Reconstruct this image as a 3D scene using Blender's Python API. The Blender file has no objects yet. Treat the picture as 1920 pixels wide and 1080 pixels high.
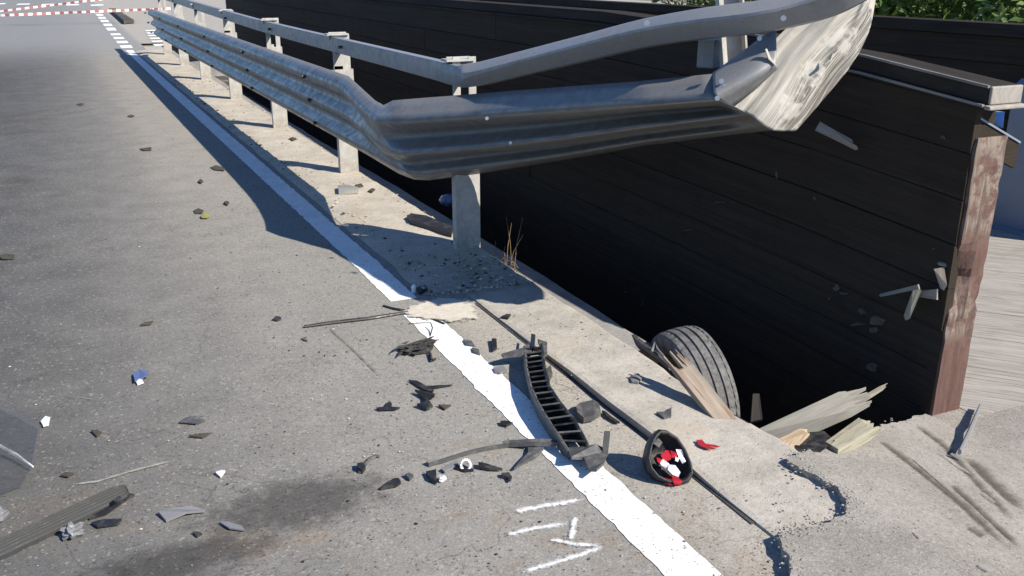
import bpy, bmesh, math, random
import numpy as np
from mathutils import Vector, Matrix, noise as mnoise
from mathutils.geometry import tessellate_polygon
random.seed(7)
SC = bpy.context.scene
COL = SC.collection

# ------------------------------------------------------------------ camera, sky, sun, exposure
CAM_H, FPX = 1.6, 1750.0
PITCH = math.atan(595.0 / FPX)
YAW = math.atan(850.0 / FPX * math.cos(PITCH))
FW = Vector((math.sin(YAW) * math.cos(PITCH), math.cos(YAW) * math.cos(PITCH), -math.sin(PITCH)))
RT = Vector((math.cos(YAW), -math.sin(YAW), 0.0))
UP = RT.cross(FW)
EYE = Vector((0.0, 0.0, CAM_H))
cd = bpy.data.cameras.new('camera')
cam = bpy.data.objects.new('camera', cd); COL.objects.link(cam)
cd.sensor_width = 36.0; cd.lens = FPX / 1920.0 * 36.0
cd.clip_start = 0.05; cd.clip_end = 2000.0
cam.matrix_world = Matrix((
    (RT.x, UP.x, -FW.x, EYE.x), (RT.y, UP.y, -FW.y, EYE.y), (RT.z, UP.z, -FW.z, EYE.z), (0, 0, 0, 1)))
SC.camera = cam

SUN = Vector((0.655, -1.05, 1.0)).normalized()          # towards the sun
ELEV = math.asin(SUN.z); AZ = math.atan2(SUN.x, SUN.y)
w = bpy.data.worlds.new('World'); SC.world = w; w.use_nodes = True
nt = w.node_tree
sky = nt.nodes.new('ShaderNodeTexSky'); sky.sky_type = 'NISHITA'; sky.sun_disc = False
sky.sun_elevation = ELEV; sky.sun_rotation = AZ; sky.altitude = 2000
sky.air_density = 1.0; sky.dust_density = 0.0; sky.ozone_density = 6.0
bg = nt.nodes['Background']; bg.inputs['Strength'].default_value = 0.098
tint = nt.nodes.new('ShaderNodeMix'); tint.data_type = 'RGBA'; tint.blend_type = 'MULTIPLY'; tint.inputs[0].default_value = 1.0
tint.inputs[7].default_value = (0.93, 1.0, 1.07, 1)
nt.links.new(sky.outputs[0], tint.inputs[6]); nt.links.new(tint.outputs[2], bg.inputs[0])
sd = bpy.data.lights.new('sun', 'SUN'); sd.energy = 4.6; sd.angle = math.radians(0.53); sd.color = (1.0, 0.935, 0.83)
so = bpy.data.objects.new('sun', sd); COL.objects.link(so)
so.rotation_euler = SUN.to_track_quat('Z', 'Y').to_euler(); so.location = (6, -8, 12)
SC.view_settings.view_transform = 'Standard'; SC.view_settings.look = 'None'
SC.view_settings.gamma = 1.0; SC.view_settings.use_curve_mapping = False
SC.view_settings.exposure = 0.75

# ------------------------------------------------------------------ helpers: places
def ray(x, y): return FW + RT * ((x - 960.0) / FPX) + UP * ((540.0 - y) / FPX)
def G(x, y, z=0.0):
    d = ray(x, y); return EYE + d * ((z - CAM_H) / d.z)
def D(x, y, d): return EYE + ray(x, y) * d
def AX(x, y, X):
    d = ray(x, y); return EYE + d * (X / d.x)
def sst(a, b, x):
    t = min(1.0, max(0.0, (x - a) / (b - a))); return t * t * (3 - 2 * t)
def lerp(a, b, t): return a + (b - a) * t
def interp(x, xs, ys): return float(np.interp(x, xs, ys))
def bend(Y): return interp(Y, [-50, 5, 15, 21, 30, 45, 100], [0, 0, -.165, -.25, -.23, -.17, 0.3])
def apron_z(X): return 0.036 - 0.248 * min(1.0, max(0.0, (X - 2.05) / 1.1))
def GA(x, y):
    p = G(x, y)
    for _ in range(12): p = G(x, y, apron_z(p.x))
    return p

# ------------------------------------------------------------------ helpers: meshes
class MB:
    def __init__(s): s.v = []; s.f = []; s.m = []; s.g = []; s.fade = []
    def vert(s, p, gc=None, fade=1.0):
        s.v.append(tuple(p)); s.g.append(tuple(gc) if gc is not None else tuple(p)); s.fade.append(fade); return len(s.v) - 1
    def face(s, idx, m=0): s.f.append(tuple(idx)); s.m.append(m)
    def hexa(s, pts, m=0, gc=None):                       # 8 points: bottom ring, top ring
        b = [s.vert(p, gc[i] if gc else None) for i, p in enumerate(pts)]
        for q in ((3, 2, 1, 0), (4, 5, 6, 7), (0, 1, 5, 4), (1, 2, 6, 5), (2, 3, 7, 6), (3, 0, 4, 7)): s.face([b[i] for i in q], m)
    def box(s, c, h, R=None, m=0):
        c = Vector(c); pts = []; gc = []
        for z in (-1, 1):
            for x, y in ((-1, -1), (1, -1), (1, 1), (-1, 1)):
                l = Vector((x * h[0], y * h[1], z * h[2])); gc.append(l + c * .37)
                pts.append(c + (R @ l if R else l))
        s.hexa(pts, m, gc)
    def prism(s, pts, t, m=0):
        pts = [Vector(p) for p in pts]; n = len(pts); t = Vector(t)
        a = [s.vert(p) for p in pts]; b = [s.vert(p + t) for p in pts]
        tri = tessellate_polygon([pts])
        for q in tri:
            s.face([a[i] for i in q], m); s.face([b[i] for i in reversed(q)], m)
        for i in range(n):
            j = (i + 1) % n; s.face((a[i], a[j], b[j], b[i]), m)
    def loft(s, secs, closed=False, caps=False, m=0, gcs=None):
        rows = []
        acc = 0.0
        for k, sec in enumerate(secs):
            if k: acc += (Vector(sec[0]) - Vector(secs[k - 1][0])).length
            ac2 = 0.0; row = []
            for i, p in enumerate(sec):
                if i: ac2 += (Vector(p) - Vector(sec[i - 1])).length
                row.append(s.vert(p, (acc, ac2, 0.0)))
            rows.append(row)
        n = len(rows[0])
        for a, b in zip(rows[:-1], rows[1:]):
            for i in range(n if closed else n - 1):
                j = (i + 1) % n; s.face((a[i], a[j], b[j], b[i]), m)
        if caps:
            s.face(list(reversed(rows[0])), m); s.face(rows[-1], m)
    def tube(s, path, r, n=7, m=0, flat=1.0, tip=1.0):
        path = [Vector(p) for p in path]; secs = []
        for i, p in enumerate(path):
            t = (path[min(i + 1, len(path) - 1)] - path[max(i - 1, 0)]).normalized()
            u = t.cross(Vector((0, 0, 1)))
            if u.length < 1e-3: u = Vector((1, 0, 0))
            u.normalize(); v = u.cross(t)
            rr = (r[i] if isinstance(r, (list, tuple)) else r * (tip if i in (0, len(path) - 1) else 1))
            secs.append([p + u * (rr * math.cos(a)) + v * (rr * flat * math.sin(a)) for a in [2 * math.pi * k / n for k in range(n)]])
        s.loft(secs, True, True, m)
    def build(s, name, mats, parent=None, smooth=False, solid=0.0, bevel=0.0, off=-1.0, autos=None, jit=0.0):
        me = bpy.data.meshes.new(name)
        O = Vector(parent.matrix_basis.translation) if parent is not None else (sum((Vector(v) for v in s.v), Vector()) / max(1, len(s.v)))
        if parent is None: O.z = min(v[2] for v in s.v)
        chain = parent
        O0 = O.copy()
        if parent is not None:
            O = Vector(wloc(parent))
        vs = [tuple(Vector(v) - O) for v in s.v]
        me.from_pydata(vs, [], s.f)
        a = me.attributes.new('gc', 'FLOAT_VECTOR', 'POINT'); a.data.foreach_set('vector', [c for g in s.g for c in g])
        b = me.attributes.new('fade', 'FLOAT', 'POINT'); b.data.foreach_set('value', s.fade)
        if not isinstance(mats, (list, tuple)): mats = [mats]
        for mm in mats: me.materials.append(mm)
        me.polygons.foreach_set('material_index', s.m)
        bm = bmesh.new(); bm.from_mesh(me)
        bmesh.ops.recalc_face_normals(bm, faces=bm.faces)
        bm.to_mesh(me); bm.free()
        if smooth or autos: me.polygons.foreach_set('use_smooth', [True] * len(me.polygons))
        if autos: me.set_sharp_from_angle(angle=autos)
        o = bpy.data.objects.new(name, me); COL.objects.link(o)
        if parent is not None: o.parent = parent
        else: o.location = O
        if solid:
            md = o.modifiers.new('thickness', 'SOLIDIFY'); md.thickness = solid; md.offset = off
        if bevel:
            md = o.modifiers.new('bevel', 'BEVEL'); md.width = bevel; md.segments = 2; md.limit_method = 'ANGLE'; md.angle_limit = .6
        return o
def wloc(o):
    p = Vector(o.location)
    while o.parent is not None:
        o = o.parent; p += Vector(o.location)
    return p
def empty(name, loc):
    o = bpy.data.objects.new(name, None); o.empty_display_size = .2; COL.objects.link(o); o.location = loc; return o
def tag(o, label=None, cat=None, group=None, kind=None):
    if label: o['label'] = label
    if cat: o['category'] = cat
    if group: o['group'] = group
    if kind: o['kind'] = kind
    return o

# ------------------------------------------------------------------ helpers: materials
class NT:
    def __init__(s, name):
        s.mat = bpy.data.materials.new(name); s.mat.use_nodes = True; s.t = s.mat.node_tree
        s.p = s.t.nodes['Principled BSDF']; s.out = s.t.nodes['Material Output']
    def n(s, ty, **kw):
        nd = s.t.nodes.new(ty)
        for k, v in kw.items(): setattr(nd, k, v)
        return nd
    def l(s, a, b): s.t.links.new(a, b)
    def pos(s): return s.n('ShaderNodeNewGeometry').outputs['Position']
    def gc(s): return s.n('ShaderNodeAttribute', attribute_name='gc').outputs['Vector']
    def mapv(s, v, scale=(1, 1, 1), loc=(0, 0, 0), rot=(0, 0, 0)):
        m = s.n('ShaderNodeMapping'); s.l(v, m.inputs[0])
        m.inputs['Scale'].default_value = scale; m.inputs['Location'].default_value = loc; m.inputs['Rotation'].default_value = rot
        return m.outputs[0]
    def noise(s, v, scale, detail=3, rough=.55, dist=0.0):
        m = s.n('ShaderNodeTexNoise'); s.l(v, m.inputs['Vector'])
        m.inputs['Scale'].default_value = scale; m.inputs['Detail'].default_value = detail
        m.inputs['Roughness'].default_value = rough; m.inputs['Distortion'].default_value = dist
        return m.outputs['Fac']
    def voro(s, v, scale, out='Color', feature='F1'):
        m = s.n('ShaderNodeTexVoronoi', feature=feature); s.l(v, m.inputs['Vector']); m.inputs['Scale'].default_value = scale
        return m.outputs[out]
    def sep(s, v):
        m = s.n('ShaderNodeSeparateXYZ'); s.l(v, m.inputs[0]); return m.outputs
    def math(s, op, a, b=None, c=None, clamp=False):
        m = s.n('ShaderNodeMath', operation=op, use_clamp=clamp)
        for i, q in enumerate((a, b, c)):
            if q is None: continue
            if isinstance(q, (int, float)): m.inputs[i].default_value = q
            else: s.l(q, m.inputs[i])
        return m.outputs[0]
    def rng(s, v, a, b, c=0.0, d=1.0, smooth=True):
        m = s.n('ShaderNodeMapRange', interpolation_type='SMOOTHSTEP' if smooth else 'LINEAR'); s.l(v, m.inputs[0])
        for i, q in enumerate((a, b, c, d)): m.inputs[i + 1].default_value = q
        return m.outputs[0]
    def mix(s, f, a, b, blend='MIX'):
        m = s.n('ShaderNodeMix', data_type='RGBA', blend_type=blend)
        for i, q in ((0, f), (6, a), (7, b)):
            if isinstance(q, (int, float)): m.inputs[i].default_value = q
            elif isinstance(q, (tuple, list)): m.inputs[i].default_value = (*q[:3], 1)
            else: s.l(q, m.inputs[i])
        return m.outputs[2]
    def bump(s, h, strength, dist=.01, prev=None):
        m = s.n('ShaderNodeBump'); s.l(h, m.inputs['Height']); m.inputs['Strength'].default_value = strength; m.inputs['Distance'].default_value = dist
        if prev is not None: s.l(prev, m.inputs['Normal'])
        return m.outputs[0]
    def fin(s, col=None, rough=.7, metal=0.0, normal=None, spec=None):
        for k, q in (('Base Color', col), ('Roughness', rough), ('Metallic', metal), ('Normal', normal), ('Specular IOR Level', spec)):
            if q is None: continue
            i = s.p.inputs[k]
            if isinstance(q, (int, float)): i.default_value = q
            elif isinstance(q, (tuple, list)): i.default_value = (*q[:3], 1)
            else: s.l(q, i)
        return s.mat

def stain(N, P, x, y, rx, ry, nz, amp=.6):
    """0..1 blot with a ragged outline round (x, y) on the ground"""
    v = N.mapv(P, (1 / rx, 1 / ry, 0), (-x / rx, -y / ry, 0))
    ln = N.n('ShaderNodeVectorMath', operation='LENGTH'); N.l(v, ln.inputs[0])
    d = N.math('ADD', ln.outputs['Value'], N.math('MULTIPLY', N.math('SUBTRACT', nz, .5), amp))
    return N.rng(d, .35, 1.1, 1, 0)

def asphalt(name, apron=False):
    N = NT(name); P = N.pos(); X, Y, Z = N.sep(P)
    big = N.noise(P, .7, 4); mid = N.noise(P, 3.5, 4, .6); fine = N.noise(P, 38, 3, .7); tiny = N.noise(P, 130, 2, .7)
    cell = N.voro(P, 230); cr = N.sep(cell)[0]
    if apron:
        base = N.mix(N.rng(mid, .3, .7), (.255, .235, .205), (.33, .305, .27))
    else:
        wm = N.math('ADD', N.rng(X, -1.0, 1.25, 0, 1), N.math('MULTIPLY', N.math('SUBTRACT', mid, .5), .7), clamp=True)
        base = N.mix(wm, (.078, .076, .071), (.27, .257, .232))
        # wheel-polished darker lane further on, dusty buff band beside the line
        lane = N.math('MULTIPLY', N.rng(N.math('ABSOLUTE', N.math('SUBTRACT', X, -.55)), .9, .1, 0, .35), N.rng(big, .3, .6))
        base = N.mix(lane, base, (.13, .13, .132))
        dust = N.math('MULTIPLY', N.rng(N.math('ABSOLUTE', N.math('SUBTRACT', X, .8)), .55, .1, 0, .5), N.rng(Y, 4.0, 9.0, 0, 1))
        base = N.mix(N.math('MULTIPLY', dust, N.rng(mid, .3, .6, .4, 1)), base, (.33, .30, .245))
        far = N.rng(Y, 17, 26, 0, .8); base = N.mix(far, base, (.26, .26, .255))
        # verge strip right of the line: concrete dust
        sh = N.math('MULTIPLY', N.rng(X, 1.38, 1.6, 0, .85), N.rng(N.math('ADD', mid, .25), .3, .6))
        base = N.mix(sh, base, (.38, .35, .30))
        warm = N.rng(N.noise(P, 2.3, 4, .7), .52, .68, 0, .5)
        near = N.rng(Y, 3.6, 2.0, 0, 1)
        base = N.mix(N.math('MULTIPLY', warm, near), base, (.25, .18, .12))
        oil = N.math('MAXIMUM', stain(N, P, OIL.x, OIL.y, .36, .2, N.noise(P, 13, 6, .75), 1.7), stain(N, P, OIL.x - .35, OIL.y - .16, .34, .13, N.noise(P, 11, 6, .75), 1.9))
        oil = N.math('MULTIPLY', oil, .62)
        crack = N.rng(N.math('ABSOLUTE', N.math('SUBTRACT', N.noise(P, 1.1, 4, .6, .4), .5)), .0, .004, .35, 0)
        base = N.mix(crack, base, (.06, .058, .055))
    spk = N.rng(cr, 0, 1, .80, 1.22, False)
    col = N.mix(1.0, base, N.comb(spk), 'MULTIPLY')
    col = N.mix(N.rng(fine, .3, .72, 0, .35), col, N.mix(1.0, col, (.62, .6, .58), 'MULTIPLY'))
    col = N.mix(N.rng(N.sep(N.voro(P, 120))[1], .955, .97, 0, .32), col, (.46, .43, .38))
    col = N.mix(N.rng(N.sep(N.voro(P, 150))[2], .97, .985, 0, .6), col, (.05, .048, .045))
    if not apron: col = N.mix(oil, col, (.022, .02, .019))
    h = N.math('ADD', N.math('MULTIPLY', cr, .6), tiny)
    nb = N.bump(h, .35, .003)
    return N.fin(col, N.rng(fine, .3, .7, .8, .97), 0, nb, .2)
def _comb(s, v):
    m = s.n('ShaderNodeCombineXYZ')
    for i in range(3): s.l(v, m.inputs[i])
    return m.outputs[0]
NT.comb = _comb
OIL = G(560, 945)

def concrete(name, c1=(.34, .315, .27), c2=(.47, .435, .38), sandy=False):
    N = NT(name); P = N.pos()
    a = N.noise(P, 4, 5, .65); b = N.noise(P, 45, 3, .7); c = N.noise(P, 170, 2, .7)
    col = N.mix(N.rng(a, .3, .7), c1, c2)
    col = N.mix(N.rng(b, .35, .7, 0, .5), col, N.mix(1., col, (.72, .7, .68), 'MULTIPLY'))
    col = N.mix(N.rng(N.noise(P, 13, 4, .75), .6, .75, 0, .4), col, (.20, .175, .14))
    col = N.mix(N.rng(N.sep(N.voro(P, 140))[0], .98, .99, 0, .6), col, (.12, .11, .095))
    col = N.mix(N.rng(N.noise(P, 2.2, 3), .55, .7, 0, .5), col, (.40, .33, .24))
    nb = N.bump(N.math('ADD', b, N.math('MULTIPLY', c, .6)), .5, .006)
    return N.fin(col, .9, 0, nb, .3)
def paint_white(name):
    N = NT(name); P = N.pos()
    a = N.noise(P, 30, 4, .7); b = N.noise(P, 5, 4, .6)
    col = N.mix(N.rng(b, .35, .7, 0, .5), (.84, .84, .82), (.62, .60, .55))
    col = N.mix(N.rng(a, .68, .76, 0, .6), col, (.34, .32, .29))
    col = N.mix(N.rng(N.sep(N.voro(P, 170))[0], .96, .975, 0, .7), col, (.16, .15, .14))
    return N.fin(col, .7, 0, N.bump(a, .3, .004), .35)
def fade_paint(name, c, grain=60, lo=.35, hi=.65, amp=.9):
    N = NT(name); P = N.pos()
    f = N.n('ShaderNodeAttribute', attribute_name='fade').outputs['Fac']
    k = N.math('ADD', f, N.math('MULTIPLY', N.math('SUBTRACT', N.noise(P, grain, 3, .7), .5), amp))
    al = N.rng(k, lo, hi)
    N.l(al, N.p.inputs['Alpha'])
    v = N.noise(P, 38, 5, .75)
    return N.fin(N.mix(N.rng(v, .35, .7, 0, .5), c, tuple(q * .6 for q in c)), .8, 0, N.bump(v, .5, .008), .2)
def galv(name, base=(.33, .345, .36), dirt=(.13, .115, .095), amt=.5, rough=.42, metal=.6, streak=True):
    N = NT(name); P = N.pos(); gcv = N.gc()
    a = N.noise(P, 14, 5, .7); sp = N.sep(N.voro(P, 110))[0]
    s2 = N.noise(N.mapv(gcv, (3.2, 3.5, 1)), 1.0, 5, .7) if streak else N.noise(P, 2.5, 4, .6)
    col = N.mix(N.rng(sp, 0, 1, 0, .3, False), base, tuple(q * 1.25 for q in base))
    col = N.mix(N.rng(N.math('ADD', N.math('MULTIPLY', a, .5), N.math('MULTIPLY', s2, .5)), .42, .66, 0, amt), col, dirt)
    col = N.mix(N.rng(N.noise(P, 60, 2), .68, .74, 0, .6), col, dirt)
    r = N.rng(a, .3, .7, rough - .08, rough + .18)
    m = N.rng(s2, .4, .7, metal, metal * .5)
    return N.fin(col, r, m, N.bump(N.noise(P, 9, 3), .05, .01), .5)
def zinc_white(name):
    N = NT(name); P = N.pos()
    a = N.noise(P, 16, 4, .65); b = N.noise(N.mapv(P, (9, 9, 1.5)), 3, 4)
    col = N.mix(N.rng(a, .35, .7), (.35, .335, .305), (.45, .435, .40))
    col = N.mix(N.rng(b, .55, .75, 0, .5), col, (.33, .29, .24))
    sp = N.math('MULTIPLY', N.rng(N.sep(P)[2], .22, .02), N.rng(N.noise(P, 26, 5, .75), .38, .6))
    col = N.mix(N.math('MULTIPLY', sp, .8), col, (.27, .23, .18))
    return N.fin(col, .6, .1, N.bump(a, .1, .01), .4)
def sheet_dirty(name):
    N = NT(name); gcv = N.gc(); P = N.pos()
    s1 = N.noise(N.mapv(gcv, (1.1, 48, 1)), 1.0, 5, .7, .2); s2 = N.noise(N.mapv(gcv, (2.5, 95, 1), (3, 1, 0)), 1.0, 4, .75)
    blot = N.noise(P, 7, 4, .65)
    col = N.mix(N.rng(s1, .3, .7), (.36, .335, .285), (.50, .475, .43))
    col = N.mix(N.rng(s1, .52, .66, 0, .6), col, (.30, .24, .175))
    dk = N.math('MULTIPLY', N.rng(s2, .42, .54), N.rng(blot, .38, .5))
    ac = N.sep(gcv)[1]
    dk = N.math('MULTIPLY', dk, N.rng(ac, .12, .26, .25, 1))
    col = N.mix(N.math('MULTIPLY', dk, .85), col, (.07, .065, .055))
    return N.fin(col, N.rng(blot, .3, .7, .6, .8), 0, N.bump(s1, .12, .006), .25)
def wood(name, ca, cb, dark, rough=.8, scale=1.0, gx=1.6, gy=38, spec=.3, dk=.6):
    N = NT(name); g = N.gc(); P = N.pos()
    rnd = N.n('ShaderNodeObjectInfo').outputs['Random']
    off = N.n('ShaderNodeVectorMath', operation='ADD'); N.l(g, off.inputs[0]); cb_ = N.n('ShaderNodeCombineXYZ')
    for i in range(3): N.l(N.math('MULTIPLY', rnd, 17.0 + i * 5), cb_.inputs[i])
    N.l(cb_.outputs[0], off.inputs[1]); g2 = off.outputs[0]
    a = N.noise(N.mapv(g2, (gx * scale, gy * scale, gy * scale)), 1.0, 5, .65, .5)
    b = N.noise(N.mapv(g2, (gx * 2 * scale, gy * 3 * scale, gy * 3 * scale)), 1.0, 3, .7)
    c = N.noise(P, 5, 4, .6)
    col = N.mix(N.rng(a, .3, .7), ca, cb)
    col = N.mix(N.rng(b, .5, .68, 0, dk), col, dark)
    col = N.mix(N.rng(c, .5, .7, 0, .35), col, tuple(q * .7 for q in ca))
    return N.fin(col, rough, 0, N.bump(N.math('ADD', a, b), .35, .006), spec)
def plastic(name, c=(.018, .018, .019), rough=.45, dust=.25, dcol=(.22, .2, .17)):
    N = NT(name); P = N.pos()
    a = N.noise(P, 25, 4, .7); b = N.noise(P, 120, 2)
    col = N.mix(N.rng(a, .45, .7, 0, dust), c, dcol)
    return N.fin(col, N.rng(a, .3, .7, rough - .1, rough + .2), 0, N.bump(b, .15, .003), .4)
def plain(name, c, rough=.6, metal=0.0, var=.25, scale=20, spec=.4):
    N = NT(name); P = N.pos()
    a = N.noise(P, scale, 4, .65)
    col = N.mix(N.rng(a, .35, .7, 0, var), c, tuple(q * .45 for q in c))
    return N.fin(col, rough, metal, N.bump(a, .15, .004), spec)

M = {}
M['asphalt'] = asphalt('worn asphalt'); M['apron'] = asphalt('scraped asphalt apron', True)
M['concrete'] = concrete('dusty concrete'); M['dirt'] = concrete('dark damp earth', (.05, .045, .038), (.09, .08, .068))
M['ledge'] = concrete('old concrete beam', (.22, .215, .205), (.32, .31, .295))
M['sand'] = concrete('sandy grit', (.40, .36, .29), (.52, .47, .39))
M['white'] = paint_white('road paint'); M['spray'] = fade_paint('spray paint', (.8, .8, .79), 75, .3, 1.0, 1.3); M['scuff'] = fade_paint('scuff mark', (.38, .355, .31), 40, .3, 1.0)
M['scrape'] = fade_paint('gouge mark', (.15, .128, .10), 26, .15, 1.15, 1.0); M['chalkspill'] = fade_paint('plaster spill', (.60, .55, .46), 22, .35, .7, 1.3)
M['redspill'] = fade_paint('red spill', (.36, .02, .03), 45, .45, .75, 1.5)
M['galv'] = galv('galvanised rail', (.205, .203, .198), (.085, .073, .058), .45, .42, .35); M['galvfold'] = galv('bent galvanised rail', (.235, .235, .235), (.10, .088, .072), .45, .45, .3)
M['hand'] = galv('galvanised hand rail', (.265, .265, .265), (.15, .135, .115), .3, .45, .25, False)
M['post'] = zinc_white('zinc post'); M['sheet'] = sheet_dirty('dirty bare sheet')
M['bolt'] = plain('bolt steel', (.5, .5, .49), .35, .8)
M['dwood'] = wood('dark stained board', (.034, .026, .0195), (.046, .036, .027), (.019, .0155, .012), .85, 1, .9, 34, .1, .45)
M['capwood'] = wood('dark cap board', (.028, .024, .02), (.042, .036, .03), (.014, .012, .011), .85, 1, 1.2, 26, .1)
M['rawcap'] = wood('bare cap end', (.27, .245, .21), (.35, .32, .285), (.19, .16, .135), .8)
M['capedge'] = wood('cap edge highlight', (.16, .152, .14), (.24, .23, .21), (.07, .065, .06), .8)  # pale tone that paints light catching on the cap's edges
M['deck'] = wood('grey weathered deck', (.29, .265, .23), (.39, .36, .32), (.14, .12, .10), .9, 1, 1.6, 40, .2, .85)
M['redwood'] = None
M['chip'] = wood('bruised wood', (.08, .066, .052), (.12, .10, .08), (.04, .032, .025), .9)
M['grey_wood'] = wood('weathered broken board', (.165, .16, .138), (.245, .225, .19), (.10, .08, .06), .8, 1, 2, 30, .3, .25)
M['brown_wood'] = wood('split weathered board', (.25, .215, .175), (.36, .29, .22), (.20, .095, .035), .8, 1, 2.5, 40, .3, .8)
M['fresh'] = wood('fresh split wood', (.46, .34, .21), (.54, .42, .28), (.28, .16, .08), .75, 1, 3, 40, .3)
M['yellow'] = wood('pale yellow split wood', (.27, .25, .185), (.37, .34, .25), (.15, .13, .09), .75, 1, 3, 40, .3)
M['plastic'] = plastic('black plastic'); M['greyplastic'] = plastic('dark grey plastic', (.075, .075, .075), .5, .4, (.24, .22, .2))
M['trim'] = plastic('grey trim plastic', (.04, .04, .039), .65, .2, (.10, .094, .085))
M['felt'] = plastic('torn black felt', (.03, .028, .028), .95, .35)
M['lightplastic'] = plastic('pale grey plastic', (.19, .19, .195), .4, .3)
M['whiteplastic'] = plain('white plastic', (.72, .71, .69), .45, 0, .3, 60)
M['blueplastic'] = plain('blue glossy plastic', (.09, .12, .24), .2, 0, .15, 10, .6)
M['bluesheet'] = plain('blue painted sheet', (.12, .30, .72), .4, 0, .1)
M['red'] = plain('red plastic', (.42, .012, .022), .3, 0, .2, 40, .6)
M['mirror'] = plain('mirror shards', (.75, .76, .78), .35, .35, .2, 50)
M['leaf_dry'] = plain('dry leaf', (.07, .06, .042), .8, 0, .5, 90); M['leaf_yellow'] = plain('yellow leaf', (.30, .28, .06), .7, 0, .4, 90)
M['straw'] = plain('dry straw', (.26, .17, .09), .8, 0, .4, 50)
M['bluesteel'] = plain('pale painted steel', (.22, .26, .32), .5, .1, .15, 8)
M['tape_red'] = plain('red tape', (.36, .11, .10), .4, 0, .1); M['tape_white'] = plain('white tape', (.78, .77, .76), .4, 0, .1)
M['bark'] = plain('bark', (.09, .07, .05), .9, 0, .5, 14)

def reddish():
    N = NT('worn red-brown paint'); P = N.pos(); g = N.gc(); Z = N.sep(P)[2]
    gr = N.noise(N.mapv(g, (40, 40, 3)), 1, 5, .65, .4); bl = N.noise(P, 11, 5, .7)
    col = N.mix(N.rng(gr, .3, .7), (.088, .048, .038), (.14, .08, .064))
    col = N.mix(N.rng(gr, .56, .68, 0, .8), col, (.07, .038, .03))
    col = N.mix(N.rng(N.noise(P, 6, 5, .75), .5, .64, 0, .65), col, (.09, .07, .058))
    def band(a, b, c, d): return N.math('MULTIPLY', N.rng(Z, a, b), N.rng(Z, d, c))
    worn = N.math('MAXIMUM', band(.10, .2, .30, .42), band(.50, .64, 1.0, 1.2))
    worn = N.math('MULTIPLY', worn, N.rng(bl, .40, .56))
    col = N.mix(worn, col, N.mix(N.rng(gr, .4, .65), (.235, .185, .15), (.10, .07, .055)))
    return N.fin(col, .8, 0, N.bump(N.math('ADD', gr, bl), .5, .01), .3)
M['redwood'] = reddish()
def tyre_mat():
    N = NT('worn tyre rubber'); P = N.pos()
    a = N.noise(P, 18, 5, .7); b = N.noise(P, 70, 3, .7)
    col = N.mix(N.rng(a, .3, .7), (.10, .098, .096), (.185, .18, .175))
    col = N.mix(N.rng(b, .5, .7, 0, .7), col, (.05, .049, .048))
    return N.fin(col, .85, 0, N.bump(b, .6, .006), .3)
M['tyre'] = tyre_mat()
def glassy():
    N = NT('dusty clear plastic'); P = N.pos()
    a = N.noise(P, 16, 4, .7)
    N.l(N.rng(a, .3, .75, .18, .45), N.p.inputs['Alpha'])
    return N.fin((.10, .102, .104), .5, 0, None, .4)
M['clear'] = glassy()
def leaves_mat():
    N = NT('leaf green'); P = N.pos()
    r = N.sep(N.voro(P, 9))[0]
    col = N.mix(N.rng(r, 0, 1, 0, 1, False), (.07, .13, .028), (.22, .28, .07))
    N.p.inputs['Subsurface Weight'].default_value = 0.0
    m = N.fin(col, .55, 0, None, .35)
    tr = N.n('ShaderNodeBsdfTranslucent'); N.l(col, tr.inputs[0]); mx = N.n('ShaderNodeMixShader'); mx.inputs[0].default_value = .3
    N.l(N.p.outputs[0], mx.inputs[1]); N.l(tr.outputs[0], mx.inputs[2]); N.l(mx.outputs[0], N.out.inputs[0])
    return m
M['leaf'] = leaves_mat()
M['grass'] = plain('dry verge', (.17, .155, .09), .9, 0, .5, 3)

# ------------------------------------------------------------------ ground, road, markings
b = MB()
def sheet_quads(b, xs, ys, zf, m=0):
    idx = [[b.vert((x + (0), y, zf(x, y))) for x in xs] for y in ys]
    for j in range(len(ys) - 1):
        for i in range(len(xs) - 1): b.face((idx[j][i], idx[j][i + 1], idx[j + 1][i + 1], idx[j + 1][i]), m)
for (x0, x1, y0, y1, z) in ((-400, 1.60, -60, 500, -.05), (1.60, 400, 23.5, 500, -.05), (9.5, 400, -60, 23.5, -.9), (1.60, 9.5, -60, 1.0, -.3)):
    sheet_quads(b, np.linspace(x0, x1, 3), np.linspace(y0, y1, 3), lambda x, y: z)
tag(b.build('ground', M['grass']), 'dry ground spreading out on both sides of the road', None, None, 'structure')
b = MB(); sheet_quads(b, np.linspace(1.5, 9.6, 4), np.linspace(-2, 24, 4), lambda x, y: -.78)
tag(b.build('trench_floor', M['dirt']), 'dark earth at the bottom of the gap beside the road', None, None, 'structure')
# banks of the trench
b = MB()
b.box((1.88, 12.5, -.5), (.19, 11.0, .36)); b.box((9.55, 11, -.6), (.08, 12.6, .35)); b.box((5.6, 23.75, -.42), (4.0, .2, .36)); b.box((5.8, 1.3, -.62), (3.7, .3, .3))
tag(b.build('abutment', M['ledge']), 'concrete walls holding up the edges of the trench', None, None, 'structure')
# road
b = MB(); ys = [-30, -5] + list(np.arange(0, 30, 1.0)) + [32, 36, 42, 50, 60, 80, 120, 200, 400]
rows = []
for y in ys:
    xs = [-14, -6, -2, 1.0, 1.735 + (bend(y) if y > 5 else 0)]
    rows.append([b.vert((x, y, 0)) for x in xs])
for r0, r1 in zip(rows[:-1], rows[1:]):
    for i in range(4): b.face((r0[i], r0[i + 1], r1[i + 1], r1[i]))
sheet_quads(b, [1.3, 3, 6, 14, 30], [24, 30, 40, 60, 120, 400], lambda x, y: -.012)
tag(b.build('road', M['asphalt']), 'worn grey asphalt road with dust and an oily stain', None, None, 'structure')

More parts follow.
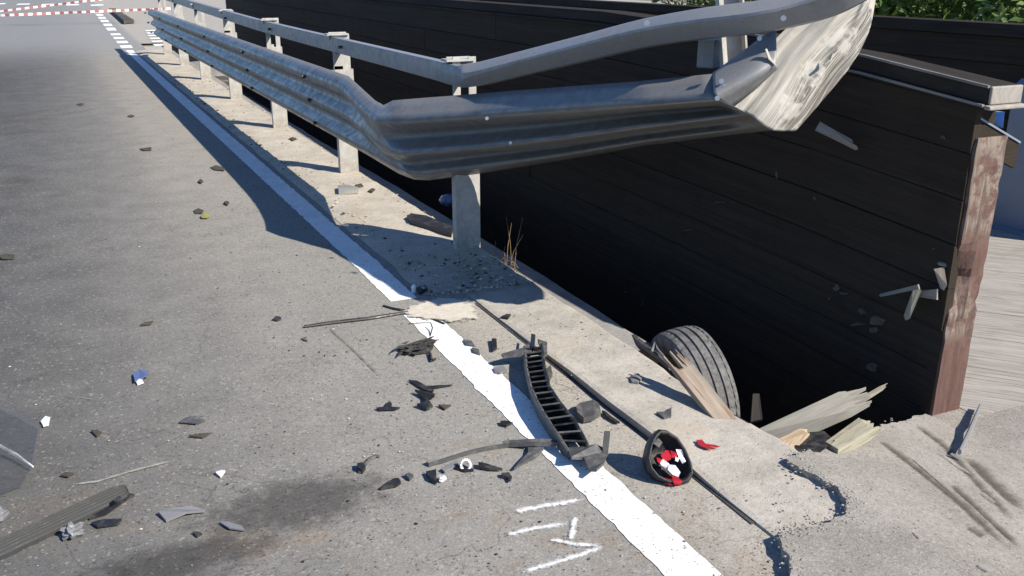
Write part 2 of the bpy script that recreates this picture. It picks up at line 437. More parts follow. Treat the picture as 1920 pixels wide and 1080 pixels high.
# white edge line with ragged edges
def ribbon(name, segs, mat, z=.0025, step=.03, rag=.009):
    b = MB()
    for (y0, y1, w0) in segs:
        n = max(2, int((y1 - y0) / (step if y0 < 12 else .4))); prev = None
        for k in range(n + 1):
            y = lerp(y0, y1, k / n); c = 1.383 + bend(y)
            rl = mnoise.noise((y * 14, 1, 0)) * rag + mnoise.noise((y * 50, 5, 0)) * rag * .8
            rr = mnoise.noise((y * 12, 9, 0)) * rag + mnoise.noise((y * 45, 15, 0)) * rag * .8
            cur = (b.vert((c - w0 / 2 + rl, y, z)), b.vert((c + w0 / 2 + rr, y, z)))
            if prev: b.face((prev[0], prev[1], cur[1], cur[0]))
            prev = cur
    return b.build(name, mat)
tag(ribbon('edge_line', [(-3, 4.12, .148), (4.33, 21.9, .142)] + [(22.6 + i * 1.55, 23.4 + i * 1.55, .24) for i in range(4)] + [(29.5 + i * 2.5, 31.0 + i * 2.5, .24) for i in range(6)], M['white']), 'thick white edge line, broken into dashes far off', None, None, 'structure')
b = MB()
for i in range(6):
    y0 = 23.0 + i * 1.15; x0 = 1.72 + i * .05
    q = [(x0 + .02, y0), (x0 + 1.3, y0 + .12), (x0 + 1.3, y0 + .7), (x0 + .02, y0 + .58)]
    b.face([b.vert((x, y, .0)) for x, y in q])
for i in range(6):
    p0 = G(-60 + 46 * i, 7 + .6 * i); p1 = G(-36 + 46 * i, 6.4 + .6 * i)
    b.face([b.vert((x, y, .005)) for x, y in ((p0.x, p0.y - .9), (p1.x, p1.y - .9), (p1.x, p1.y + .9), (p0.x, p0.y + .9))])
tag(b.build('crossing_stripes', M['white']), 'white painted stripes of the far crossing and junction', None, None, 'structure')
b = MB(); b.prism([(1.66, 33.0, .01), (1.98, 33.3, .01), (1.94, 44, .01), (1.70, 44, .01)], (0, 0, .1)); tag(b.build('low_dark_strip', M['dirt']), 'low dark strip beside the dashed line far off', None, None, 'structure')  # long, slightly raised strip in the dark earth colour

# concrete kerb slab: a lip along its left edge
def lip(y): return .008 + .022 * sst(1.93, 2.5, y) * (1 - sst(2.75, 4.1, y)) + .02 * sst(3.9, 4.4, y) * 0
b = MB(); secs = []
yy = list(np.arange(1.42, 6, .07)) + list(np.arange(6, 23, .4))
for y in yy:
    bx = bend(y)
    xl = 1.706 + bx + mnoise.noise((y * 3, 3, 2)) * .006
    xr = 2.10 + bx + mnoise.noise((y * 2.3, 8, 1)) * .02 + mnoise.noise((y * 11, 8, 1)) * .008
    if y < 2.5: xr += .03 * sst(2.5, 2.2, y)
    n = lambda x: mnoise.noise((x * 9, y * 9, 0)) * .004
    L = lip(y)
    secs.append([(xl, y, -.05), (xl, y, L), (xl + .02, y, L + .003)] + [(lerp(xl, xr, t), y, lerp(L, .012, t) + n(lerp(xl, xr, t))) for t in (.2, .35, .5, .65, .8, .95)] + [(xr, y, .004), (xr + .01, y, -.13)])
b.loft(secs)
tag(b.build('concrete_kerb', M['concrete'], smooth=False), 'dusty pale concrete kerb slab along the edge of the gap', None, None, 'structure')
b = MB(); secs = []
for y in np.arange(3.46, 23, .3):
    bx = bend(y); e = mnoise.noise((y * 2, 0, 4)) * .02
    secs.append([(2.0 + bx, y, -.08 + e * .3), (2.36 + bx + e, y, -.11), (2.37 + bx + e, y, -.8)])
b.loft(secs); tag(b.build('concrete_ledge', M['ledge']), 'lower concrete ledge in the shade below the kerb', None, None, 'structure')
# narrow dark joint strip between asphalt and kerb
b = MB(); prev = None
for y in np.arange(1.93, 4.2, .1):
    c = (b.vert((1.692 + mnoise.noise((y * 4, 1, 1)) * .004, y, .004)), b.vert((1.712, y, .004)))
    if prev: b.face((prev[0], prev[1], c[1], c[0]))
    prev = c
tag(b.build('kerb_joint', M['dirt']), 'dark open joint between asphalt and kerb slab', None, None, 'structure')
# sand drift on the verge
b = MB(); prev = None
for y in list(np.arange(4.35, 9, .1)) + list(np.arange(9, 22, .5)):
    bx = bend(y); fz = sst(4.35, 5.0, y)
    row = []
    for t in (0, .12, .3, .5, .7, .85, 1):
        x = lerp(1.50 + mnoise.noise((y * 2.5, 3, 0)) * .03, 2.07, t) + bx
        z = .004 + fz * .026 * sst(0, .25, t) + mnoise.noise((x * 7, y * 7, 3)) * .008 * (0 if t == 0 else 1) * fz
        if t == 0: z = .002
        row.append(b.vert((x, y, z if t else .003)))
    if prev:
        for i in range(6): b.face((prev[i], prev[i + 1], row[i + 1], row[i]))
    prev = row
tag(b.build('sand_verge', M['sand'], smooth=True), 'pale sandy grit drifted round the guard rail posts', None, None, 'structure')

# asphalt apron on the right, ragged on the kerb side, dipping to the footbridge
def rag(pts, n=6, amp=.010, seed=0):
    out = []
    for i in range(len(pts) - 1):
        a, c = Vector(pts[i]), Vector(pts[i + 1])
        for k in range(n):
            p = a.lerp(c, k / n); q = mnoise.noise_vector((p.x * 22 + seed, p.y * 22, 1)) * amp
            out.append(Vector((p.x + q.x, p.y + q.y, 0)))
    out.append(Vector(pts[-1])); return out
edge = [GA(*q) for q in ((1492, 1100), (1476, 1050), (1462, 1002), (1482, 992), (1532, 985), (1586, 964), (1588, 936), (1562, 908), (1512, 882), (1474, 860), (1515, 842), (1565, 826), (1620, 806), (1690, 788), (1735, 776), (1795, 764), (1812, 744), (1925, 720))]
edge = [Vector((e.x, e.y, 0)) for e in edge]
outl = [Vector((edge[0].x - .02, -6, 0)), Vector((edge[0].x - .02, edge[0].y - .3, 0))] + rag(edge, 12, .016) + [Vector((9.4, edge[-1].y + .3, 0)), Vector((9.4, -6, 0))]
bm = bmesh.new()
f = bm.faces.new([bm.verts.new(p) for p in outl])
bmesh.ops.triangulate(bm, faces=[f])
for xx in (2.05, 2.3, 2.6, 2.9, 3.15, 4):
    bmesh.ops.bisect_plane(bm, geom=bm.verts[:] + bm.edges[:] + bm.faces[:], plane_co=(xx, 0, 0), plane_no=(1, 0, 0))
for xx in (1.5, 1.9, 2.3):
    bmesh.ops.bisect_plane(bm, geom=bm.verts[:] + bm.edges[:] + bm.faces[:], plane_co=(0, xx, 0), plane_no=(0, 1, 0))
ext = bmesh.ops.extrude_edge_only(bm, edges=[e for e in bm.edges if e.is_boundary])
lowv = {v for v in ext['geom'] if isinstance(v, bmesh.types.BMVert)}
for v in bm.verts: v.co.z = apron_z(v.co.x)
for v in lowv: v.co.z -= .07 if v.co.x < 2.1 else .5
bmesh.ops.recalc_face_normals(bm, faces=bm.faces)
me = bpy.data.meshes.new('apron'); bm.to_mesh(me); bm.free(); me.materials.append(M['apron'])
o = bpy.data.objects.new('asphalt_apron', me); COL.objects.link(o); tag(o, 'rough asphalt patch with a broken edge in front of the footbridge', None, None, 'structure')
# crumbled gritty rim of that patch (countless stones) comes with the gravel below

# paint marks and scuffs
def strokes(name, lines, mat, label, zf=G, width=.02, z=.006, n=10, kind='structure'):
    b = MB()
    for ln in lines:
        pts = [zf(*q[:2]) for q in ln['p']]; w0 = ln.get('w', width)
        P = []
        for i in range(len(pts) - 1):
            for k in range(n): P.append(pts[i].lerp(pts[i + 1], k / n))
        P.append(pts[-1]); prev = None; N_ = len(P)
        for i, p in enumerate(P):
            t = (P[min(i + 1, N_ - 1)] - P[max(i - 1, 0)]); t.z = 0; t.normalize(); s = Vector((-t.y, t.x, 0))
            u = i / (N_ - 1); e = min(1, u / .12, (1 - u) / .2) if ln.get('taper', True) else 1
            e = max(0.0, e) * ln.get('a', 1.0); ww = w0
            row = [b.vert(p + s * (ww * q) + Vector((0, 0, z)), None, fd * e) for q, fd in ((-1.2, 0.0), (-.55, .5), (0, .95), (.55, .5), (1.2, 0.0))]
            if prev:
                for j in range(4): b.face((prev[j], prev[j + 1], row[j + 1], row[j]))
            prev = row
    return tag(b.build(name, mat), label, None, None, kind)
strokes('spray_marks', [dict(p=[(955, 964), (1030, 950), (1105, 937)], w=.022), dict(p=[(945, 1007), (1000, 994), (1075, 982)], w=.02),
    dict(p=[(1080, 968), (1074, 996), (1068, 1022)], w=.017), dict(p=[(1025, 1013), (1080, 1023), (1140, 1028)], w=.018), dict(p=[(1138, 1026), (1060, 1052), (950, 1085)], w=.019)], M['spray'],
    'white spray-painted strokes marked beside the edge line')
strokes('scuff_marks', [dict(p=[(130, 912), (185, 905), (240, 888), (300, 872), (335, 865)], w=.012), dict(p=[(325, 866), (420, 830), (520, 780)], w=.012, a=.6), dict(p=[(135, 745), (180, 752)], w=.006, a=.7)], M['scuff'], 'pale scrape marks curving over the asphalt')
strokes('crack_line', [dict(p=[(612, 612), (660, 655), (728, 722)], w=.006, a=.9)], M['scrape'], 'thin dark scratch in the asphalt left of the line')
strokes('gouge_marks', [dict(p=[(1640, 818), (1720, 880), (1790, 935), (1925, 1060)], w=.03, a=.95), dict(p=[(1715, 795), (1775, 840), (1845, 920), (1925, 1000)], w=.028, a=.9),
    dict(p=[(1815, 858), (1860, 905), (1925, 965)], w=.05, a=1), dict(p=[(1780, 905), (1850, 970), (1925, 1040)], w=.02, a=1), dict(p=[(1815, 990), (1850, 1010)], w=.035, a=.9)], M['scrape'], 'dark parallel gouges scraped across the apron', GA, z=.005)
strokes('pale_gouge_marks', [dict(p=[(1700, 850), (1780, 920), (1900, 1030)], w=.010), dict(p=[(1760, 850), (1830, 900)], w=.009, a=.9), dict(p=[(1840, 925), (1870, 950)], w=.009), dict(p=[(1835, 1062), (1860, 1078)], w=.03), dict(p=[(1715, 1000), (1730, 1015)], w=.01)], M['scuff'], 'pale scratches running along the gouges', GA, z=.008)
def blot(name, px, mat, label, z=.012, zf=G):
    pts = [zf(*q) for q in px]; c = sum(pts, Vector()) / len(pts); b = MB()
    P = rag([Vector((p.x, p.y, 0)) for p in pts + [pts[0]]], 4, .008, 3)[:-1]
    ci = b.vert((c.x, c.y, c.z + z), None, 1.0); mid = [b.vert((lerp(c.x, p.x, .65), lerp(c.y, p.y, .65), c.z + z), None, .85) for p in P]; out = [b.vert((p.x, p.y, c.z + z), None, .12) for p in P]
    for i in range(len(P)):
        j = (i + 1) % len(P); b.face((ci, mid[i], mid[j])); b.face((mid[i], out[i], out[j], mid[j]))
    return tag(b.build(name, mat), label, None, None, 'structure')
blot('plaster_spill', [(735, 588), (790, 566), (830, 556), (878, 560), (905, 582), (905, 603), (860, 612), (815, 607), (770, 603)], M['chalkspill'], 'cream powdery spill where the line meets the broken rail')
blot('red_spill', [(1296, 840), (1312, 838), (1322, 848), (1340, 850), (1356, 856), (1335, 860), (1318, 857), (1306, 850)], M['redspill'], 'red stain on the kerb slab beside the mirror', .034)
blot('red_spill', [(1236, 902), (1256, 892), (1278, 896), (1280, 910), (1258, 919), (1238, 914)], M['redspill'], 'red stain under the lower rim of the mirror', .012)

# ------------------------------------------------------------------ guard rail
rail = empty('guard_rail', (2.0, 4.97, 0))
tag(rail, 'long galvanised guard rail with hand rail, its near end torn outward', 'guard rail')
PROF = [(0, 0.0), (-.022, .034), (-.048, .070), (-.085, .083), (-.108, .076), (-.140, .022), (-.169, .010), (-.198, .022), (-.230, .076), (-.253, .083), (-.276, .076), (-.308, .022), (-.337, .010), (-.366, .022), (-.398, .076), (-.421, .083), (-.444, .074), (-.476, .012), (-.506, 0.0)]
NP = len(PROF); PK = [0, 3, 6, 9, 12, 15, 18]
def straight_sec(Y, zt=.92, X0=1.72, sq=1.0):
    out = []
    for dz, o_ in PROF: out.append(Vector((X0 + bend(Y) - o_ * sq - dz * .19, Y, zt + dz * 1.075)))
    return out
def key_sec(keys):                                        # 7 key points (edge, nose, valley, nose, valley, nose, edge) -> full profile
    out = []
    for i in range(NP):
        j = min(5, i // 3); t = (i - PK[j]) / 3.0
        s_ = t if j in (0, 5) else t * t * (3 - 2 * t) * .6 + t * .4
        p_ = keys[j].lerp(keys[j + 1], s_)
        out.append(p_)
    return out
secs = [straight_sec(y) for y in (19.6, 18, 16, 14, 12, 10.5, 9.2, 8.2, 7.4, 6.8, 6.35)]
e = straight_sec(19.9); cx = [Vector((v.x + .03, 19.9 + .02, v.z)) for v in e]
secs.insert(0, [Vector((v.x + .05, v.y + .05, v.z)) for v in e])
B1 = key_sec([D(703, 188, 5.72), D(688, 214, 5.57), D(697, 240, 5.68), D(708, 268, 5.55), D(722, 290, 5.68), D(737, 312, 5.58), D(748, 326, 5.68)])
B2 = key_sec([D(719, 197, 5.45), D(705, 225, 5.29), D(720, 256, 5.43), D(734, 284, 5.33), D(750, 304, 5.48), D(762, 322, 5.42), D(778, 337, 5.56)])
Cc = key_sec([D(737, 188, 5.34), D(742, 227, 5.16), D(750, 256, 5.38), D(757, 288, 5.22), D(772, 308, 5.44), D(790, 324, 5.36), D(805, 338, 5.50)])
Dd = key_sec([D(890, 176, 4.95), D(893, 218, 4.78), D(893, 246, 5.07), D(895, 277, 4.90), D(896, 292, 5.25), D(897, 312, 5.16), D(898, 326, 5.40)])
D2 = key_sec([D(1040, 164, 4.42), D(1045, 208, 4.28), D(1047, 232, 4.66), D(1050, 259, 4.49), D(1052, 275, 4.95), D(1054, 290, 4.86), D(1056, 301, 5.15)])
E_ = key_sec([D(1200, 152, 3.92), D(1203, 197, 3.82), D(1207, 214, 4.20), D(1210, 237, 4.04), D(1212, 250, 4.52), D(1214, 263, 4.45), D(1216, 273, 4.75)])
F_ = key_sec([D(1338, 138, 3.70), D(1343, 186, 3.60), D(1350, 203, 3.93), D(1356, 219, 3.80), D(1360, 233, 4.12), D(1364, 244, 4.06), D(1368, 254, 4.25)])
G_ = key_sec([D(1352, 140, 3.72), D(1376, 200, 3.68), D(1388, 207, 3.74), D(1404, 213, 3.76), D(1420, 225, 3.80), D(1436, 236, 3.82), D(1450, 244, 3.86)])
secs += [B1, B2, Cc, Dd, D2, E_, F_, G_]
# refine along the length with small dents
ref = []
for k in range(len(secs) - 1):
    n = 1 if k < 10 else (3 if k < 13 else 6)
    for q in range(n):
        t = q / n; ref.append([a.lerp(c, t) for a, c in zip(secs[k], secs[k + 1])])
ref.append(secs[-1])
for k, s_ in enumerate(ref):
    for i, v in enumerate(s_):
        if k > 10:
            nz = mnoise.noise((v.x * 5, v.y * 5, v.z * 6)) * .008 + mnoise.noise((v.x * 16, v.y * 16, v.z * 17)) * .005
            s_[i] = v + Vector((-.6, -.7, .2)) * nz
b = MB(); b.loft(ref); b.build('corrugated_beam', [M['galv']], rail, smooth=True, solid=.004)
# hand rail: flat-faced hollow section, twisting over after the bend
def hand_sec(c, t, roll, h=.058, d=.036, nose=0.0):
    u = Vector((0, 0, 1)); t = t.normalized(); s_ = t.cross(u).normalized(); u2 = s_.cross(t)
    # s_ points to the road side for t heading away; make it face the camera side
    if s_.dot(EYE - c) < 0: s_ = -s_
    ca, sa = math.cos(roll), math.sin(roll); a = s_ * ca + u2 * sa; u3 = u2 * ca - s_ * sa
    return [c + a * x + u3 * z for x, z in ((-d, -h * .9), (-d, h * .9), (-d * .7, h), (lerp(d * .9, -d * .2, nose), h), (lerp(d, d * .2, nose), h * .9), (lerp(d, d * 2.0, nose), h * lerp(.4, .08, nose)), (lerp(d, d * 2.0, nose), h * lerp(-.4, -.1, nose)), (lerp(d, d * .5, nose), -h * .9), (lerp(d * .8, d * .3, nose), -h), (-d * .8, -h))]
hp = [Vector((1.95 + bend(y), y, 1.05 + interp(y, [10, 21], [0, .12]))) for y in (21.2, 20.4, 19, 17.5, 16, 13, 10.5, 8.5, 7.0, 6.0, 5.3)]
hp += [D(866, 143, 5.10), D(905, 137, 4.99), D(1000, 113, 4.70), D(1100, 88, 4.38), D(1205, 62, 4.08), D(1320, 43, 3.78), D(1420, 31, 3.62), D(1500, 14, 3.54), D(1570, -8, 3.47), D(1640, -46, 3.42)]
nb_ = len(hp)
rolls = [0] * 11 + [.0, .05, .08, .1, .1, .12, .15, .18, .2, .2]
noses = [0] * 11 + [.15, .8, 1, 1, 1, 1, 1, 1, 1, 1]
fine_p, fine_r, fine_n = hp[:11], rolls[:11], noses[:11]
for i in range(11, nb_ - 1):
    for q in range(4):
        u = q / 4; p0, p1, p2, p3 = hp[i - 1], hp[i], hp[i + 1], hp[min(nb_ - 1, i + 2)]
        if i == 11: p0 = p1 - (p2 - p1)
        fine_p.append(.5 * ((2 * p1) + (p2 - p0) * u + (2 * p0 - 5 * p1 + 4 * p2 - p3) * u * u + (3 * p1 - p0 - 3 * p2 + p3) * u ** 3))
        fine_r.append(lerp(rolls[i], rolls[i + 1], u)); fine_n.append(lerp(noses[i], noses[i + 1], u))
hp, rolls, noses = fine_p + [hp[-1]], fine_r + [rolls[-1]], fine_n + [noses[-1]]
secs = []
for i, p in enumerate(hp):
    t = (hp[min(i + 1, len(hp) - 1)] - hp[max(i - 1, 0)]); secs.append(hand_sec(p, t, rolls[i], .056 if i < 12 else .062, .036, noses[i]))
b = MB(); b.loft(secs, True, True); b.build('hand_rail', M['hand'], rail, autos=.45)
# posts
def cpost(px, py, ph=.88, w_=.15, lean=0.0, pr=rail):
    b = MB(); X0, Y0 = px, py; th = .006
    L, R_ = X0 - w_ / 2, X0 + w_ / 2
    b.box((X0, Y0, ph / 2 - .1), (w_ / 2, th / 2, ph / 2 + .1))                         # web facing traffic end
    for x in (L + th / 2, R_ - th / 2): b.box((x, Y0 + .032, ph / 2 - .1), (th / 2, .03, ph / 2 + .1))
    for x in (L + .02, R_ - .02): b.box((x, Y0 + .0655, ph / 2 - .1), (.014, .003, ph / 2 + .1))
    return b.build('post', M['post'], pr)
post_y = [4.967, 7.43, 9.98, 12.55, 15.1, 17.6, 20.1]
for k, y in enumerate(post_y):
    x = 2.0 + bend(y) - (.01 if k else 0)
    cpost(x, y, .86)
    if k % 2 == 0:
        for sx in (-.045, .05):
            b = MB(); b.box((x + sx - .01, y + .008, 1.0), (.022, .006, .145)); b.build('upper_bracket', M['post'], rail)
    else:
        b = MB(); b.box((x - .01, y + .012, .99), (.068, .006, .14)); b.build('upper_bracket', M['post'], rail)
    b = MB(); b.box((x - .035, y + .03, 1.128), (.085, .045, .006)); b.build('top_plate', M['post'], rail)
    b = MB(); b.box((x - .02, y + .07, 1.112), (.07, .005, .03)); b.build('top_flange', M['post'], rail)
    if k:
        b = MB(); b.box((x - .155, y + .04, .85), (.115, .035, .004)); b.build('spacer_plate', M['post'], rail)
        b = MB(); b.box((x - .04, y + .01, .835), (.035, .004, .05)); b.build('spacer_tab', M['post'], rail)
        b = MB(); b.box((x - .115, y + .04, .60), (.065, .035, .09)); b.build('spacer', M['post'], rail)
        for zz in (.828, .648, .467):
            b = MB(); b.tube([Vector((x - .335 + (.88 - zz) * .19, y - .1, zz)), Vector((x - .372 + (.88 - zz) * .19, y - .1, zz))], .014, 8); b.build('bolt', M['plastic'], rail)
        b = MB(); b.tube([Vector((x - .07, y - .25, 1.05)), Vector((x - .10, y - .25, 1.05))], .012, 8); b.build('bolt', M['plastic'], rail)
# torn-off post hanging behind the bent rails
top, bot = D(1362, -40, 4.0), D(1375, 150, 3.98)
ax = (top - bot).normalized(); sx = RT; fx = ax.cross(sx)
b = MB()
def slab(b, a, c, hw, ht, s_, f_, m=0):
    b.hexa([a - s_ * hw - f_ * ht, a + s_ * hw - f_ * ht, a + s_ * hw + f_ * ht, a - s_ * hw + f_ * ht, c - s_ * hw - f_ * ht, c + s_ * hw - f_ * ht, c + s_ * hw + f_ * ht, c - s_ * hw + f_ * ht], m)
slab(b, bot, top, .0452, .004, sx, fx); slab(b, bot - sx * .049 + fx * -.03, top - sx * .049 + fx * -.03, .004, .034, sx, fx); slab(b, bot + sx * .049 + fx * -.03, top + sx * .049 + fx * -.03, .004, .034, sx, fx)
b.build('loose_post', M['post'], rail)
b = MB(); c = D(1332, 100, 4.05)
b.box(c, (.05, .04, .06), Matrix.Rotation(.5, 3, 'Z')); b.build('loose_spacer', M['hand'], rail, bevel=.006)
# upturned end of the beam's top wave, and the flattened end sheet
def patch(rows, nu, nv, f=None):
    """bilinear-smooth grid through rows of points"""
    R_ = [[Vector(p) for p in r] for r in rows]; out = []
    def cr(P, t):
        n = len(P) - 1; x = t * n; i = min(n - 1, int(x)); u = x - i
        p0 = P[max(0, i - 1)]; p1 = P[i]; p2 = P[i + 1]; p3 = P[min(n, i + 2)]
        return .5 * ((2 * p1) + (p2 - p0) * u + (2 * p0 - 5 * p1 + 4 * p2 - p3) * u * u + (3 * p1 - p0 - 3 * p2 + p3) * u ** 3)
    for a in range(nu + 1):
        col = [cr([r[j] for r in R_], a / nu) for j in range(len(R_[0]))]
        row = [cr(col, c_ / nv) for c_ in range(nv + 1)]
        if f: row = [f(p, a / nu, c_ / nv) for c_, p in enumerate(row)]
        out.append(row)
    return out
fl = patch([[D(1336, 136, 3.71), D(1337, 160, 3.64), D(1342, 181, 3.60), D(1372, 204, 3.69)],
            [D(1380, 105, 3.70), D(1380, 135, 3.62), D(1380, 163, 3.59), D(1402, 180, 3.68)],
            [D(1424, 72, 3.69), D(1424, 106, 3.61), D(1424, 139, 3.58), D(1434, 152, 3.66)],
            [D(1455, 52, 3.68), D(1456, 92, 3.61), D(1456, 120, 3.59), D(1460, 128, 3.64)]], 14, 9)
b = MB(); b.loft(fl); b.build('bent_flap', M['galvfold'], rail, smooth=True, solid=.004)
def ripple(p, u, v):
    r = math.sin(v * 19 + u * 2) * .010 * (1 - abs(v - .5)) + math.sin(v * 47 + u * 5) * .0035 + mnoise.noise((u * 5, v * 22, 3)) * .004 + mnoise.noise((p.x * 8, p.y * 8, p.z * 8)) * .010
    return p + Vector((-.5, -.8, .1)) * r
sh = patch([[D(1372, 203, 3.76), D(1404, 214, 3.74), D(1446, 243, 3.74), D(1491, 246, 3.84)],
            [D(1405, 150, 3.78), D(1455, 160, 3.74), D(1505, 178, 3.75), D(1543, 188, 3.85)],
            [D(1440, 88, 3.80), D(1500, 100, 3.76), D(1555, 118, 3.76), D(1593, 127, 3.86)],
            [D(1500, 30, 3.80), D(1550, 45, 3.76), D(1600, 58, 3.77), D(1628, 62, 3.86)],
            [D(1560, -20, 3.78), D(1598, -8, 3.76), D(1626, 0, 3.77), D(1641, 0, 3.86)],
            [D(1610, -70, 3.76), D(1634, -62, 3.76), D(1650, -60, 3.78), D(1655, -62, 3.84)]], 50, 44, ripple)
b = MB(); b.loft(sh); b.build('flattened_end_sheet', M['sheet'], rail, smooth=True, solid=.004)
for (x, y, d, r) in ((1213, 43, 3.88, .012), (1469, 34, 3.46, .011), (1424, 72, 3.66, .010), (1345, 184, 3.60, .010), (913, 222, 4.62, .009), (957, 268, 4.64, .008), (1353, 152, 3.61, .010)):
    b = MB(); p = D(x, y, d); b.tube([p, p + (EYE - p).normalized() * .014], r, 8); b.build('bolt', M['bolt'], rail)
for (a, c_) in (((1436, 92, 3.58), (1456, 124, 3.58)), ((1545, 122, 3.72), (1562, 100, 3.72)), ((1410, 172, 3.70), (1436, 138, 3.70))):
    p, q = D(*a), D(*c_); e_ = (q - p).cross(EYE - p).normalized()
    b = MB(); b.tube([p, p.lerp(q, .5) + e_ * .008, q], [.007, .010, .003], 6, 0, .6); b.build('torn_slot', M['sheet'], rail)

# ------------------------------------------------------------------ footbridge: deck and two parapets
PX = 3.15
def ctop(Y): return interp(Y, [2.4, 2.55, 3.16, 4.2, 5.45, 30], [1.175, 1.188, 1.25, 1.31, 1.352, 1.352])
def cbot(Y): return ctop(Y) - .085
par = empty('timber_parapet', (PX, 2.6, -.21)); tag(par, 'near dark timber parapet whose reddish end post is gouged and cap loose', 'parapet')
Z0 = -.95; NR = 11; Y1 = 21.5
def board_row(par, X, r, y0, y1, th, top=cbot, nr=NR, z0=Z0, gap=.0028, mat='dwood'):
    b = MB(); n = max(1, int((y1 - y0) / .8)); secs = []
    xo = random.uniform(-.004, .004)
    for k in range(n + 1):
        y = lerp(y0, y1, k / n); H = top(y) - z0
        za, zb = z0 + H * r / nr + gap, z0 + H * (r + 1) / nr
        c = .003
        secs.append([(X + xo, y, za + c), (X + xo, y, zb - c), (X + xo + c, y, zb), (X + th, y, zb), (X + th, y, za), (X + xo + c, y, za)])
    b.loft(secs, True, True)
    return b.build('board', M[mat], par)
for r in range(NR):
    y = 2.55 + (0.0)
    cuts = [2.55] + [2.565 + 3.3 + (r * 1.37) % 3.1 + 5.2 * i for i in range(4)] + [Y1]
    cuts = [c for c in cuts if c < Y1] + [Y1]
    for a, c_ in zip(cuts[:-1], cuts[1:]):
        if c_ - a > .1: board_row(par, PX, r, a + .0015, c_ - .0015, .04)
b = MB(); secs = []
for y in [2.60, 3.2, 4.2, 5.5, 9, 15, Y1 - .02]: secs.append([(PX + .045, y, Z0), (PX + .045, y, cbot(y) - .02), (PX + .135, y, cbot(y) - .02), (PX + .135, y, Z0)])
b.loft(secs, True, True); b.build('inner_frame', M['dwood'], par)
for r in range(8):                                        # deck-side cladding
    board_row(par, PX + .14, r, 2.60, Y1, .03, cbot, 8, -.25)
# cap: beam + lower lip board, bare at its near end
def cap(par, X0, X1, yy, top, hgt, name, mat):
    b = MB(); secs = [[(X0, y, top(y) - hgt), (X0, y, top(y)), (X1, y, top(y)), (X1, y, top(y) - hgt)] for y in yy]
    b.loft(secs, True, True); return b.build(name, M[mat], par, bevel=.005)
YS = [2.512, 3.16, 3.7, 4.2, 4.8, 5.45, 8, 12, 17, Y1 + .05]
cap(par, PX - .005, PX + .165, YS, ctop, .068, 'cap_beam', 'capwood')
cap(par, PX - .02, PX + .18, YS, lambda y: ctop(y) - .070, .018, 'cap_lip', 'capwood')
for nm, dx, dz in (('cap_edge_highlight', -.009, .003), ('lip_edge_highlight', -.024, -.068)):  # added thin strips: painted lit lines along the cap and lip edges
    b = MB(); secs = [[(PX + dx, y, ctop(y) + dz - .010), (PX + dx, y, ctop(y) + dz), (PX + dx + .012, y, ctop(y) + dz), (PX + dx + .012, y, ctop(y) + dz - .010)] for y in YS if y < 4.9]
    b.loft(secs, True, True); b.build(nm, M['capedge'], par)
p = [2.497, 2.511]
cap(par, PX + .0, PX + .17, p, ctop, .068, 'cap_beam_end', 'rawcap'); cap(par, PX - .018, PX + .182, [2.482, 2.511], lambda y: ctop(y) - .070, .016, 'cap_lip_end', 'rawcap')
# end post, gouged at mid height
zs = list(np.linspace(-.3, .98, 34)); secs = []
for z in zs:
    ring = []
    wx0, wx1, wy0, wy1 = PX + .004, PX + .165, 2.535, 2.595
    lean = (z + .2) * .012
    dm = max(0, 1 - abs(z - .40) / .16)
    for (t, pts) in ((0, 0),):
        for k in range(20):
            u = k / 20 * 4; e = int(u); v = u - e
            x, y = [(lerp(wx0, wx1, v), wy0), (wx1, lerp(wy0, wy1, v)), (lerp(wx1, wx0, v), wy1), (wx0, lerp(wy1, wy0, v))][e]
            nz = mnoise.noise((x * 30, y * 30, z * 16)); n2 = mnoise.noise((x * 12, y * 12, z * 9))
            a = .004 + .030 * dm + (.016 if .12 < z < .3 or z > .72 else 0)
            x += n2 * a * .6; y += abs(nz) * a
            if dm > 0 and e == 0 and v < .55: y += dm * .06 * (1 - v / .55); x += dm * .03 * (1 - v)
            if dm > .2 and e == 3: x += dm * .05 * (.6 + nz)
            ring.append((x + lean, y, z))
    secs.append(ring)
b = MB()
b.loft(secs, True, True)
for i, v in enumerate(b.v): b.g[i] = v
b.build('end_post', M['redwood'], par)
# splinters and chips on the post and on the road-side boards
def splinter(par, a, c, w0, th, mat, name='splinter', n=3):
    a, c = Vector(a), Vector(c); t = (c - a).normalized(); s_ = t.cross(EYE - a).normalized(); f_ = s_.cross(t)
    b = MB()
    for k in range(n):
        o0 = (k - (n - 1) / 2) * w0 / n; l1 = random.uniform(.75, 1.0); l0 = random.uniform(0, .1)
        p0, p1 = a.lerp(c, l0) + s_ * o0, a.lerp(c, l1) + s_ * o0 * .8
        h = w0 / n * .5
        st = len(b.v)
        slab(b, p0, p1, h, th / 2, s_, f_)
        q = p1 + t * (w0 * .6); 
        for i in (4, 5, 6, 7):
            v = Vector(b.v[st + i]); b.v[st + i] = tuple(v.lerp(q, (.15 if i % 2 else .75) + .25 * random.random()))
        L = (p1 - p0).length
        for i in range(8): b.g[st + i] = ((0 if i < 4 else L) + k * .3, (i % 2) * h * 2 + o0, 0)
    return b.build(name, M[mat], par)
splinter(par, AX(1730, 536, PX - .08), AX(1640, 556, PX - .14), .02, .012, 'grey_wood', 'splinter', 1)
splinter(par, AX(1722, 538, PX - .07), AX(1700, 596, PX - .10), .035, .016, 'yellow', 'splinter', 1)
splinter(par, AX(1760, 552, PX - .02), AX(1722, 550, PX - .05), .045, .02, 'brown_wood', 'splinter', 1)
splinter(par, AX(1760, 500, PX - .02), AX(1770, 545, PX - .03), .04, .02, 'brown_wood', 'splinter', 1)
splinter(par, AX(1790, 500, PX + .03), AX(1757, 493, PX - .03), .02, .01, 'grey_wood', 'splinter', 1)
